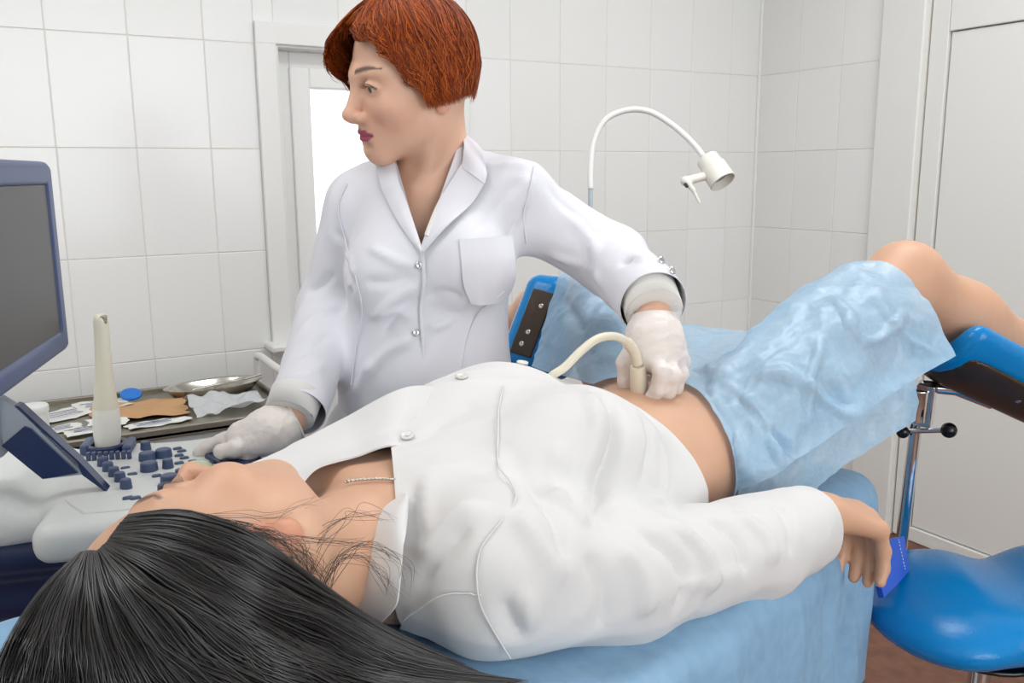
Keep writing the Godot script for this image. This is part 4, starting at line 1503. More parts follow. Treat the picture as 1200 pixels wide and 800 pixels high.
	g = trimmed(g, func(p: Vector3) -> float:
		var k := 1.0
		if p.x < -0.13 and p.y < 1.1:
			k = minf(k, (wr_p - p).dot(wr_n))
		elif p.x > 0.2 and p.y < 1.3:
			k = minf(k, (wl_p - p).dot(wl_n))
		else:
			k = minf(k, p.y - 0.47)
		# neck ring and the open V
		if absf(p.x) < 0.2 and p.y > 1.1:
			k = minf(k, 1.352 - p.y - 0.25 * absf(p.x - 0.02))
			if p.z > 0.0:
				var u := (p.y - vb.y) / (vl.y - vb.y)
				var xl := lerpf(vb.x, vl.x, u)
				var xr := lerpf(vb.x, vr.x, (p.y - vb.y) / (vr.y - vb.y))
				if p.y > vb.y:
					k = minf(k, maxf(xl - p.x, p.x - xr))
		return k)
	var front := g
	var coat := part("coat", mesh_of(thick(g, 0.0012)), M.coat_doctor, t)
	# lapels, collar, inner shirt
	strip(coat, "lapel", [Vector3(-0.0883, 1.3225, -0.0072), Vector3(-0.0781, 1.2851, 0.0420), Vector3(-0.0710, 1.2673, 0.0696), Vector3(-0.0505, 1.2290, 0.1118), Vector3(-0.0187, 1.1856, 0.1469)], [Vector3(-0.0591, 1.3328, 0.0041), Vector3(-0.0511, 1.2916, 0.0568), Vector3(-0.0435, 1.2699, 0.0791), Vector3(-0.0336, 1.2428, 0.1130), Vector3(-0.0185, 1.1930, 0.1455)], M.coat_doctor, 0.004, 5, front, 0.004)
	strip(coat, "lapel", [Vector3(0.0455, 1.3116, 0.0598), Vector3(0.0116, 1.2623, 0.1067), Vector3(-0.0090, 1.2183, 0.1335), Vector3(-0.0198, 1.1918, 0.1467)], [Vector3(0.0801, 1.2869, 0.0886), Vector3(0.0585, 1.2570, 0.1156), Vector3(0.0214, 1.2256, 0.1362), Vector3(-0.0161, 1.1893, 0.1475)], M.coat_doctor, 0.004, 5, front, 0.004)
	strip(coat, "collar", [Vector3(0.0353, 1.3731, -0.0656), Vector3(0.0501, 1.3680, -0.0170), Vector3(0.0511, 1.3381, 0.0349), Vector3(0.0465, 1.3077, 0.0637)], [Vector3(0.0648, 1.3627, -0.0861), Vector3(0.0760, 1.3322, 0.0027), Vector3(0.0823, 1.2984, 0.0610), Vector3(0.0774, 1.2830, 0.0890)], M.coat_doctor, 0.006, 5, front, 0.006)
	strip(coat, "shirt_collar", [Vector3(0.0455, 1.3704, -0.0384), Vector3(0.0464, 1.3424, 0.0233), Vector3(0.0359, 1.3052, 0.0631), Vector3(0.0063, 1.2548, 0.1076), Vector3(-0.0129, 1.2121, 0.1333)], [Vector3(0.0524, 1.3662, -0.0369), Vector3(0.0553, 1.3343, 0.0309), Vector3(0.0462, 1.3012, 0.0690), Vector3(0.0163, 1.2511, 0.1124), Vector3(-0.0080, 1.2098, 0.1373)], M.shirt, 0.002)
	# seams: armholes, bust lines, pocket hem
	for q in [[Vector3(-0.1341, 1.2850, -0.0200), Vector3(-0.1490, 1.2456, -0.0140), Vector3(-0.1410, 1.2053, 0.0047), Vector3(-0.1249, 1.1656, 0.0242)], [Vector3(0.1553, 1.3095, 0.0766), Vector3(0.1440, 1.2724, 0.1030), Vector3(0.1365, 1.2342, 0.1096), Vector3(0.1417, 1.1943, 0.0973)], [Vector3(-0.1194, 1.1439, 0.0392), Vector3(-0.1120, 1.0976, 0.0795), Vector3(-0.1234, 1.0437, 0.0784), Vector3(-0.1348, 0.9734, 0.0702)], [Vector3(0.1057, 1.1234, 0.1071), Vector3(0.0644, 1.0872, 0.1252), Vector3(0.0442, 1.0332, 0.1181), Vector3(0.0371, 0.9768, 0.1077)]]:
		part("seam", mesh_of(tube(curve(laid(front, curve(q, 10), Vector3(0, 0.1, 1), -0.0009), 30), 0.0011, 6)), M.coat_doctor, coat)
	# front edge, pocket, snaps
	strip(coat, "placket", [Vector3(-0.0198, 1.1893, 0.1461), Vector3(-0.0173, 1.1444, 0.1519), Vector3(-0.0233, 1.1051, 0.1434), Vector3(-0.0222, 1.0508, 0.1304), Vector3(-0.0168, 0.9572, 0.1315)], [Vector3(-0.0148, 1.1893, 0.1476), Vector3(-0.0135, 1.1445, 0.1533), Vector3(-0.0195, 1.1052, 0.1448), Vector3(-0.0183, 1.0509, 0.1318), Vector3(-0.0129, 0.9575, 0.1329)], M.coat_doctor, 0.0005, 5, front, 0.0015)
	var pk := [[Vector3(0.0358, 1.2045, 0.1438), Vector3(0.0641, 1.2075, 0.1564), Vector3(0.0921, 1.2094, 0.1527), Vector3(0.1188, 1.2106, 0.1389)], [Vector3(0.0383, 1.1692, 0.1570), Vector3(0.0650, 1.1714, 0.1715), Vector3(0.0930, 1.1729, 0.1660), Vector3(0.1204, 1.1743, 0.1460)], [Vector3(0.0416, 1.1373, 0.1552), Vector3(0.0673, 1.1397, 0.1686), Vector3(0.0956, 1.1409, 0.1621), Vector3(0.1234, 1.1428, 0.1400)], [Vector3(0.0531, 1.1088, 0.1455), Vector3(0.0703, 1.1074, 0.1557), Vector3(0.0991, 1.1082, 0.1483), Vector3(0.1222, 1.1150, 0.1258)]]
	for r in 4:
		pk[r] = laid(front, pk[r], Vector3(0.05, 0.1, 1), 0.0035, 0.008)
	part("chest_pocket", mesh_of(thick(sheet(pk, 20, 20), 0.0035)), M.coat_doctor, coat)
	var snap := mesh_of(lathe([Vector2(0, 0.0), Vector2(0.006, 0.0), Vector2(0.006, 0.0), Vector2(0.0062, 0.001), Vector2(0.005, 0.0022), Vector2(0.003, 0.0028), Vector2(0.0028, 0.0022), Vector2(0, 0.0024)], 20))
	for q in [[Vector3(-0.0229, 1.1690, 0.1568), Vector3(0, 0.1, 1)], [Vector3(-0.0307, 1.0696, 0.1464), Vector3(0, 0.25, 1)], [Vector3(0.3176, 1.1692, 0.2071), Vector3(0.35, 0.5, 0.8)], [Vector3(0.3215, 1.1557, 0.2306), Vector3(0.4, 0.4, 0.8)]]:
		part("snap_button", snap, M.chrome, coat, Transform3D(along(q[1]), lay(front, q[0], q[1], 0.0005)))
	# cuffs of the shirt
	for c in [[Vector3(-0.2086, 0.9800, 0.1535), Vector3(-0.2169, 0.9556, 0.1829), 0.0385], [Vector3(0.3043, 1.1329, 0.2127), Vector3(0.3040, 1.1075, 0.2584), 0.042]]:
		var d: Vector3 = (c[1] - c[0]).normalized()
		part("cuff", mesh_of(tube([c[0], c[1], c[1] + d * 0.001, c[1] - d * 0.004, c[0] + d * 0.01], [c[2], c[2] * 0.97, c[2] * 0.95, c[2] * 0.93, c[2] * 0.93], 28, false)), M.shirt, coat)
	# --- trousers and shoes
	var legs := [cap(Vector3(-0.09, 0.85, 0.0), Vector3(-0.10, 0.10, -0.02), 0.105, 0.072, 0.04), cap(Vector3(0.06, 0.85, 0.0), Vector3(0.07, 0.10, -0.02), 0.105, 0.072, 0.04)]
	part("trousers", mesh_of(trimmed(nets(legs, 0.012), func(p: Vector3) -> float: return p.y - 0.07)), M.trousers, t)
	for s in [-0.10, 0.07]:
		part("shoe", mesh_of(nets([cap(Vector3(s, 0.042, -0.06), Vector3(s, 0.036, 0.10), 0.042, 0.036, 0.02), rbx(Vector3(s, 0.012, 0.02), Vector3(0.042, 0.012, 0.13), 0.01, 0.01)], 0.006)), M.white_plastic, t)
	part("wrist_strap", mesh_of(ring(Vector3(0.3028, 1.0956, 0.2596), (Vector3(0.3011, 1.0689, 0.2727) - Vector3(0.3025, 1.0969, 0.2603)).normalized(), 0.0296, 0.0026)), M.black, t)
	doctor_gloves(t)
	doctor_hair(t, hx)

func doctor_gloves(t: Node3D) -> void:
	# right hand on the console keys
	var a := [
		cap(Vector3(-0.2210, 0.9447, 0.1846), Vector3(-0.2417, 0.9391, 0.1937), 0.0305, 0.030, 0.02),
		cap(Vector3(-0.2417, 0.9391, 0.1937), Vector3(-0.2838, 0.9309, 0.1910), 0.027, 0.020, 0.02),
		cap(Vector3(-0.2406, 0.9375, 0.2013), Vector3(-0.2788, 0.9274, 0.2055), 0.027, 0.019, 0.02),
		cap(Vector3(-0.2372, 0.9379, 0.2077), Vector3(-0.2645, 0.9249, 0.2197), 0.024, 0.0145, 0.018),
	]
	a += finger([Vector3(-0.2847, 0.9319, 0.1856), Vector3(-0.3133, 0.9209, 0.1797), Vector3(-0.3346, 0.9112, 0.1793), Vector3(-0.3496, 0.9040, 0.1791)], 0.0120, 0.0088)
	a += finger([Vector3(-0.2620, 0.9261, 0.2197), Vector3(-0.2870, 0.9216, 0.2262), Vector3(-0.3070, 0.9188, 0.2267)], 0.0135, 0.0105)
	a += finger([Vector3(-0.2841, 0.9275, 0.1967), Vector3(-0.3028, 0.9132, 0.1975), Vector3(-0.3095, 0.8979, 0.2049), Vector3(-0.3134, 0.8911, 0.2109)], 0.0115, 0.0085)
	a += finger([Vector3(-0.2765, 0.9250, 0.2062), Vector3(-0.2882, 0.9095, 0.2120), Vector3(-0.2940, 0.8974, 0.2168), Vector3(-0.2967, 0.8919, 0.2227)], 0.011, 0.0082)
	a += finger([Vector3(-0.2657, 0.9220, 0.2140), Vector3(-0.2701, 0.9089, 0.2201), Vector3(-0.2736, 0.8988, 0.2238)], 0.0105, 0.008)
	var g := nets(a, 0.0026)
	g = folded(g, [], 0.0013, 45.0, 3, true, stretch(Vector3(0.2, 1.0, 0.5), 0.4))
	var cn := (Vector3(-0.2417, 0.9391, 0.1937) - Vector3(-0.2184, 0.9495, 0.1839)).normalized()
	var cp := Vector3(-0.2222, 0.9434, 0.1847)
	g = trimmed(g, func(p: Vector3) -> float: return (p - cp).dot(cn) + 0.012)
	var gl := part("glove", mesh_of(g), M.latex, t)
	part("rolled_rim", mesh_of(ring(cp - cn * 0.012, cn, 0.0298, 0.0022)), M.latex, gl)
	# left hand closed round the probe
	var b := [
		cap(Vector3(0.3024, 1.0934, 0.2610), Vector3(0.3011, 1.0689, 0.2727), 0.0305, 0.034, 0.02),
		cap(Vector3(0.2891, 1.0759, 0.2763), Vector3(0.2883, 1.0546, 0.2905), 0.026, 0.022, 0.02),
		cap(Vector3(0.3009, 1.0758, 0.2775), Vector3(0.3068, 1.0487, 0.2935), 0.028, 0.022, 0.02),
		cap(Vector3(0.3153, 1.0703, 0.2698), Vector3(0.3289, 1.0468, 0.2757), 0.025, 0.019, 0.02),
	]
	# index and middle finger come down in front, the other two curl behind
	b += finger([Vector3(0.2910, 1.0526, 0.2983), Vector3(0.2977, 1.0374, 0.3275), Vector3(0.2935, 1.0130, 0.3236), Vector3(0.2866, 0.9981, 0.3155)], 0.0128, 0.0092, 0.0045)
	b += finger([Vector3(0.3084, 1.0501, 0.3006), Vector3(0.3152, 1.0305, 0.3204), Vector3(0.3105, 1.0077, 0.3140), Vector3(0.3006, 0.9922, 0.3037)], 0.0124, 0.0090, 0.0045)
	b += finger([Vector3(0.3260, 1.0465, 0.2857), Vector3(0.3348, 1.0255, 0.2906), Vector3(0.3289, 1.0046, 0.2838), Vector3(0.3202, 0.9933, 0.2769)], 0.0120, 0.0088, 0.0045)
	b += finger([Vector3(0.3376, 1.0536, 0.2620), Vector3(0.3473, 1.0348, 0.2563), Vector3(0.3415, 1.0142, 0.2525)], 0.0115, 0.0088, 0.0045)
	# thumb on the far side of the probe
	b += finger([Vector3(0.2838, 1.0686, 0.2689), Vector3(0.2653, 1.0396, 0.2675), Vector3(0.2657, 1.0126, 0.2676), Vector3(0.2742, 0.9905, 0.2696)], 0.0160, 0.0095, 0.012)
	var h := nets(b, 0.0026)
	h = folded(h, [], 0.0014, 40.0, 5, true, stretch(Vector3(1.0, 0.2, 0.0), 0.4))
	var hn := (Vector3(0.3011, 1.0689, 0.2727) - Vector3(0.3025, 1.0969, 0.2603)).normalized()
	var hp := Vector3(0.3023, 1.0899, 0.2617)
	h = trimmed(h, func(p: Vector3) -> float: return (p - hp).dot(hn) + 0.012)
	var gr := part("glove", mesh_of(h), M.latex, t)
	part("rolled_rim", mesh_of(ring(hp - hn * 0.012, hn, 0.0298, 0.0022)), M.latex, gr)

func ring(c: Vector3, n: Vector3, r: float, w: float) -> Dictionary:
	var b := along(n)
	var pts := []
	for k in 33:
		var a := TAU * k / 32
		pts.append(c + (b.x * cos(a) + b.z * sin(a)) * r)
	return tube(pts, w, 8, false)

# a short bob, swept from a side parting; strands over a close cap
func doctor_hair(t: Node3D, hx: Transform3D) -> void:
	var rng := RandomNumberGenerator.new()
	rng.seed = 77
	var capg := nets(moved([
		ell(Vector3(0, 0.050, -0.008), Vector3(0.075, 0.085, 0.093), 0.03),
		ell(Vector3(0, 0.022, -0.030), Vector3(0.075, 0.060, 0.068), 0.04),
		ell(Vector3(0, -0.03, 0.080), Vector3(0.095, 0.115, 0.085), 0.02, 1),
		rbx(Vector3(0, -0.105, 0.0), Vector3(0.2, 0.07, 0.2), 0.01, 0.02, 1),
	], hx), 0.004)
	var root := part("hair", mesh_of(capg, func(_p: Vector3) -> Color: return Color(0.15, 0.03, 0.010)), M.hair_red, t)
	var v := PackedVector3Array()
	var n := PackedVector3Array()
	var c := PackedColorArray()
	var i := PackedInt32Array()
	var fn := FastNoiseLite.new()
	fn.frequency = 1.3
	for s in 6200:
		# azimuth: 0 = face, positive to her left
		var az := rng.randf_range(-PI, PI)
		if s < 1400:
			az = rng.randf_range(-1.5, 1.6)
		var aa := absf(az)
		var y_end := -0.024 + 0.014 * rng.randf()
		var push := 1.0
		if az < 0.0 and aa < 1.3 and aa > 0.25:
			# long fringe falling over the far temple
			y_end = lerpf(0.06, -0.022, clampf((aa - 0.25) / 0.4, 0, 1)) + 0.024 * rng.randf()
			push = 1.0 + 0.02 * rng.randf()
		elif aa < 0.25:
			y_end = 0.080 + 0.010 * rng.randf()
		elif az > 0.0 and aa < 1.0:
			y_end = lerpf(0.082, -0.016, pow((aa - 0.25) / 0.75, 1.6)) + 0.012 * rng.randf()
		if aa > 2.4:
			y_end = -0.034 + 0.02 * rng.randf()
		var pts := PackedVector3Array()
		var out := PackedVector3Array()
		var lift := rng.randf_range(0.0, 0.008)
		var wob := rng.randf_range(-0.12, 0.12)
		var y0 := rng.randf_range(0.05, 0.148)
		if y0 < y_end + 0.03:
			y0 = y_end + 0.03
		var steps := 14
		var lock := fn.get_noise_2d(az * 7.0, 40.0) * 0.05 + rng.randf_range(-0.012, 0.02)
		for k in steps + 1:
			var f := float(k) / steps
			var y := lerpf(y0, y_end, pow(f, 1.15))
			var w := 1.0
			if y > 0.046:
				var yy := clampf((y - 0.046) / 0.103, 0.0, 0.998)
				w = sqrt(1.0 - yy * yy)
			elif y < 0.02:
				w = 1.0 - (0.02 - y) * (2.6 if aa > 1.9 else 0.6)
			var sweep := az + wob * f + 0.22 * fn.get_noise_2d(az * 3.0, f) - (0.35 * f if aa < 1.4 else 0.0) * (-1.0 if az > -0.1 else 1.0)
			var cs := cos(sweep)
			var fwd := 0.099 + 0.034 * clampf((-az - 0.1) * 4.0, 0, 1) * clampf((1.35 + az) * 3.0, 0, 1) * clampf((0.150 - y) * 16.0, 0, 1) * (1.0 - clampf((0.045 - y) * 9.0, 0, 0.6))
			var e := Vector3(sin(sweep) * 0.087, 0, cs * (0.100 if cs < 0 else fwd))
			var bulge := (1.0 + lift * 4.0 * sin(f * PI) + lift * 2.0 + lock * sin(minf(f * 1.6, 1.0) * PI * 0.5)) * push
			var p := Vector3(0, y, -0.008) + e * w * bulge
			pts.append(hx * p)
			out.append((hx.basis * Vector3(e.x / 0.0081, (y - 0.03) / 0.01, e.z / 0.0104)).normalized())
		var br := rng.randf()
		var col := Color(0.11, 0.015, 0.004).lerp(Color(0.66, 0.15, 0.018), br * br)
		col = col.lerp(Color(0.30, 0.05, 0.010), clampf(fn.get_noise_2d(az * 14.0, 9.0) * 1.5 + 0.2, 0, 0.7))
		ribbon(v, n, c, i, pts, out, rng.randf_range(0.0005, 0.0011), col, rng.randf_range(-0.5, 0.5))
	part("strands", hair_mesh(v, n, c, i), M.hair_red, root).set_meta("kind", "stuff")

func thing_materials() -> void:
	M.vinyl = mat(Color(0.0, 0.52, 0.80), 0.24)
	relief(M.vinyl, M.fine, 0.03, Vector3.ONE * 10.0)
	M.vinyl.metallic_specular = 0.45
	M.vinyl_dark = mat(Color(0.13, 0.36, 0.80), 0.4)
	M.plate = mat(Color(0.27, 0.22, 0.18), 0.4, 0.4)
	M.frame_grey = mat(Color(0.83, 0.84, 0.84), 0.4)
	M.stitch = mat(Color(0.85, 0.88, 0.92), 0.7)
	var sh := mat(Color(0.57, 0.72, 0.83), 0.7)
	sh.albedo_texture = noise_tex(0.012, 61, 512, 5, grad(Color(0.86, 0.9, 0.95), Color(1, 1, 1)))
	relief(sh, noise_tex(0.2, 62, 512, 3), 0.02, Vector3.ONE * 6.0)
	sh.rim_enabled = true
	sh.rim = 0.3
	M.sheet = sh
	var dr := mat(Color(0.76, 0.87, 0.94, 0.80), 0.36)
	dr.transparency = BaseMaterial3D.TRANSPARENCY_ALPHA
	dr.albedo_texture = noise_tex(0.03, 63, 512, 5, grad(Color(0.84, 0.92, 0.98), Color(1, 1, 1)))
	relief(dr, noise_tex(0.15, 64, 512, 4), 0.03, Vector3.ONE * 7.0)
	dr.backlight_enabled = true
	dr.backlight = Color(0.35, 0.46, 0.55)
	M.drape = dr
	M.navy = mat(Color(0.105, 0.165, 0.32), 0.32)
	M.navy_bezel = mat(Color(0.24, 0.30, 0.45), 0.38)
	M.navy_key = mat(Color(0.27, 0.33, 0.46), 0.42)
	M.console = mat(Color(0.86, 0.87, 0.86), 0.38)
	relief(M.console, M.fine, 0.01, Vector3.ONE * 12.0)
	M.silver = mat(Color(0.66, 0.68, 0.71), 0.3, 0.4)
	M.screen = mat(Color(0.26, 0.25, 0.245), 0.4)
	M.ball = mat(Color(0.76, 0.80, 0.68), 0.25)
	M.ivory = mat(Color(0.88, 0.85, 0.77), 0.35)
	M.ivory_white = mat(Color(0.92, 0.91, 0.87), 0.4)
	M.paper = mat(Color(0.93, 0.93, 0.91), 0.75)
	M.ink = mat(Color(0.40, 0.44, 0.60), 0.8)
	M.ink_red = mat(Color(0.75, 0.18, 0.22), 0.7)
	M.kraft = mat(Color(0.80, 0.63, 0.46), 0.85)
	relief(M.kraft, M.fine, 0.06, Vector3.ONE * 9.0)
	M.blue_lid = mat(Color(0.08, 0.48, 0.86), 0.35)
	M.film = mat(Color(0.94, 0.95, 0.96, 0.55), 0.3)
	M.film.transparency = BaseMaterial3D.TRANSPARENCY_ALPHA

# ---- examination chair with leg holders
func exam_chair() -> void:
	thing_materials()
	var t := thing("examination_chair", "blue padded gynaecological chair with chrome leg holders under the patient", "examination chair", bed_frame())
	var tilt := Basis(Vector3(0, 0, 1), -0.075)
	part("backrest", box_mesh(Vector3(1.06, 0.075, 0.50), 0.03, 5), M.vinyl, t, Transform3D(tilt, Vector3(0.235, 0.815, -0.055)))
	part("seat", box_mesh(Vector3(0.26, 0.085, 0.44), 0.035, 5), M.vinyl, t, at(Vector3(0.89, 0.775, -0.055)))
	part("frame", box_mesh(Vector3(1.1, 0.05, 0.40), 0.01), M.frame_grey, t, Transform3D(tilt, Vector3(0.36, 0.745, -0.055)))
	part("column", box_mesh(Vector3(0.24, 0.66, 0.22), 0.03, 4), M.frame_grey, t, at(Vector3(0.55, 0.37, -0.055)))
	part("base", box_mesh(Vector3(0.9, 0.08, 0.46), 0.03, 4), M.frame_grey, t, at(Vector3(0.5, 0.04, -0.055)))
	# stitched side flap
	var fl := [[Vector3(1.0547, 0.7008, 0.1665), Vector3(1.1058, 0.7143, 0.1839), Vector3(1.1459, 0.7093, 0.1936)], [Vector3(1.0492, 0.6759, 0.1831), Vector3(1.0909, 0.6855, 0.1984), Vector3(1.1344, 0.6860, 0.2027)], [Vector3(1.0407, 0.6435, 0.1984), Vector3(1.0796, 0.6578, 0.2089), Vector3(1.1229, 0.6630, 0.2116)]]
	var flap := part("side_flap", mesh_of(thick(sheet(fl, 10, 10), 0.012)), M.vinyl_dark, t)
	var dashes := []
	var line := curve([Vector3(1.1208, 0.7113, 0.1915), Vector3(1.1106, 0.6910, 0.2013), Vector3(1.1005, 0.6711, 0.2109)], 20)
	for k in range(0, 20, 2):
		dashes.append(tube([line[k], line[k + 1]], 0.0007, 5))
	part("stitching", mesh_of(joined(dashes)), M.stitch, flap)
	part("flap_arm", mesh_of(tube([Vector3(0.95, 0.74, 0.12), Vector3(1.0900, 0.6677, 0.1867)], 0.012, 10)), M.chrome, t)
	# right holder: pole, clamp, knob, trough pad, plate
	var top := Vector3(1.2675, 0.9365, 0.1684)
	var foot := Vector3(1.2901, 0.6300, 0.1515)
	var low := foot + (foot - top) * 0.55
	part("pole", mesh_of(tube([low, top], 0.0105, 18)), M.chrome, t)
	part("cross_bar", mesh_of(tube([low + Vector3(0, 0.02, 0), Vector3(0.95, 0.62, 0.0), Vector3(0.6, 0.62, -0.03)], 0.018, 14)), M.chrome, t)
	part("clamp", mesh_of(lathe([Vector2(0, -0.03), Vector2(0.016, -0.03), Vector2(0.019, -0.027), Vector2(0.019, 0.027), Vector2(0.016, 0.03), Vector2(0, 0.03)], 24)), M.chrome, t, Transform3D(along(top - foot), Vector3(1.2528, 0.9061, 0.1678)))
	part("clamp_plate", box_mesh(Vector3(0.022, 0.075, 0.03), 0.003), M.chrome, t, Transform3D(along(top - foot), Vector3(1.2622, 0.9060, 0.1790)))
	var kb := part("knob_rod", mesh_of(tube([Vector3(1.2592, 0.8558, 0.1585), Vector3(1.2395, 0.8728, 0.2172)], 0.0045, 12)), M.chrome, t)
	part("knob", mesh_of(lathe(ball(0.013), 24)), M.black, kb, at(Vector3(1.2397, 0.8742, 0.2250)))
	part("knob", mesh_of(lathe(ball(0.011), 24)), M.black, kb, at(Vector3(1.2565, 0.8530, 0.1482)))
	var s0 := Vector3(1.265, 1.062, 0.205)
	var s1 := Vector3(1.50, 0.925, 0.372)
	var ax := (s1 - s0).normalized()
	var up := (Vector3.UP - ax * ax.y).normalized()
	var sd := ax.cross(up)
	var bb := Basis(ax, up, sd)
	var mid := s0.lerp(s1, 0.5)
	var pad := [
		cap(s0 + ax * 0.0, s1, 0.098, 0.092, 0.01),
		cap(s0 - ax * 0.2, s1 + ax * 0.2, 0.058, 0.056, 0.02, 1),
		rbx(mid + up * 0.098, Vector3(0.4, 0.10, 0.3), 0.01, 0.03, 1, bb),
		rbx(s0 - ax * 0.125 , Vector3(0.1, 0.3, 0.3), 0.01, 0.03, 1, bb),
	]
	part("leg_pad", mesh_of(nets(pad, 0.0045)), M.vinyl, t)
	var pl := part("leg_pad_plate", mesh_of(nets([cap(s0 + ax * 0.05, s1, 0.108, 0.102, 0.01), cap(s0, s1 + ax * 0.1, 0.094, 0.088, 0.004, 1), rbx(mid + up * 0.045, Vector3(0.4, 0.10, 0.3), 0.01, 0.01, 1, bb)], 0.0038)), M.plate, t)
	for k in 4:
		for s in [-1, 1]:
			var p := s0.lerp(s1, 0.25 + 0.2 * k)
			var dn: Vector3 = (-up * 0.80 + sd * 0.6 * s).normalized()
			part("screw", screw(), M.steel, pl, Transform3D(along(dn), p + dn * 0.1045))
	part("pad_bracket", mesh_of(tube([top, top.lerp(mid - up * 0.1, 0.5) + Vector3(0, 0.01, 0), mid - up * 0.098], 0.011, 14)), M.chrome, t)
	# left holder behind the doctor's arm: back of the pad with its plate and three screws
	var c := Vector3(0.9864, 1.0238, -0.4549)
	var yb := (Vector3(1.0351, 1.1077, -0.4533) - Vector3(0.9369, 0.9452, -0.4590)).normalized()
	var xb := (Vector3(1.0028, 1.0125, -0.4002) - Vector3(0.9761, 1.0387, -0.5034)).normalized()
	xb = (xb - yb * xb.dot(yb)).normalized()
	var nb := xb.cross(yb)
	var lb := Basis(xb, yb, nb)
	var lp := [
		rbx(c - nb * 0.005, Vector3(0.042, 0.092, 0.030), 0.028, 0.03, 0, lb),
		rbx(c + xb * 0.045 - nb * 0.035, Vector3(0.045, 0.090, 0.034), 0.03, 0.05, 0, lb),
	]
	part("leg_pad", mesh_of(nets(lp, 0.004)), M.vinyl, t)
	var lpl := part("leg_pad_plate", box_mesh(Vector3(0.044, 0.132, 0.006), 0.0028), M.plate, t, Transform3D(lb, c + nb * 0.0272 + xb * 0.006 - yb * 0.012))
	for k in 3:
		part("screw", screw(), M.steel, lpl, Transform3D(Basis(Vector3.RIGHT, PI / 2), Vector3([0.006, 0.0, -0.004][k], [0.035, -0.020, -0.045][k], 0.003)))
	part("pole", mesh_of(tube([c - nb * 0.03 - yb * 0.05, Vector3(0.99, 0.80, -0.40), Vector3(0.97, 0.62, -0.36), Vector3(0.75, 0.60, -0.1)], 0.011, 14)), M.chrome, t)
	exam_sheet()

func ball(r: float) -> Array:
	var a := []
	for k in 13:
		var e := -PI / 2 + PI * k / 12
		a.append(Vector2(maxf(cos(e) * r, 0.0), sin(e) * r))
	return a

func screw() -> Mesh:
	if not M.has("screw_mesh"):
		M.screw_mesh = mesh_of(lathe([Vector2(0.0052, 0.0), Vector2(0.005, 0.0012), Vector2(0.0035, 0.0022), Vector2(0.0018, 0.0024), Vector2(0.0016, 0.0012), Vector2(0, 0.0012)], 16))
	return M.screw_mesh

# disposable sheet over the chair
func exam_sheet() -> void:
	var tilt := Basis(Vector3(0, 0, 1), -0.075)
	var p := [
		rbx(Vector3(0.23, 0.66, -0.055), Vector3(0.56, 0.203, 0.272), 0.035, 0.02, 0, tilt),
		rbx(Vector3(0.92, 0.64, -0.055), Vector3(0.15, 0.20, 0.243), 0.05, 0.06),
		ell(Vector3(0.955, 0.80, 0.09), Vector3(0.085, 0.06, 0.085), 0.05),
	]
	var g := nets(p, 0.0075)
	g = folded(g, [
		[[Vector3(0.56, 0.85, -0.05), Vector3(0.565, 0.85, 0.20), Vector3(0.57, 0.55, 0.24)], 0.003, 0.006],
		[[Vector3(0.30, 0.86, 0.10), Vector3(0.55, 0.83, 0.17), Vector3(0.80, 0.80, 0.20)], 0.003, 0.006],
		[[Vector3(0.62, 0.82, 0.21), Vector3(0.64, 0.70, 0.23), Vector3(0.62, 0.5, 0.23)], 0.008, 0.02],
		[[Vector3(0.42, 0.85, 0.2), Vector3(0.47, 0.70, 0.23), Vector3(0.46, 0.5, 0.23)], 0.008, 0.025],
		[[Vector3(0.75, 0.8, 0.21), Vector3(0.74, 0.68, 0.23), Vector3(0.76, 0.5, 0.23)], -0.008, 0.018],
		[[Vector3(0.80, 0.79, 0.19), Vector3(0.82, 0.65, 0.21), Vector3(0.84, 0.5, 0.22)], 0.012, 0.014],
		[[Vector3(0.88, 0.80, 0.16), Vector3(0.91, 0.68, 0.19), Vector3(0.93, 0.5, 0.19)], 0.012, 0.016],
	], 0.010, 5.0, 9)
	g = trimmed(g, func(q: Vector3) -> float: return q.y - 0.50 - 0.02 * sin(q.x * 9.0))
	var o := part("bed_sheet", mesh_of(thick(g, 0.0008)), M.sheet, self, bed_frame())
	tag(o, "light blue disposable sheet hanging over the edge of the padded chair", "sheet")

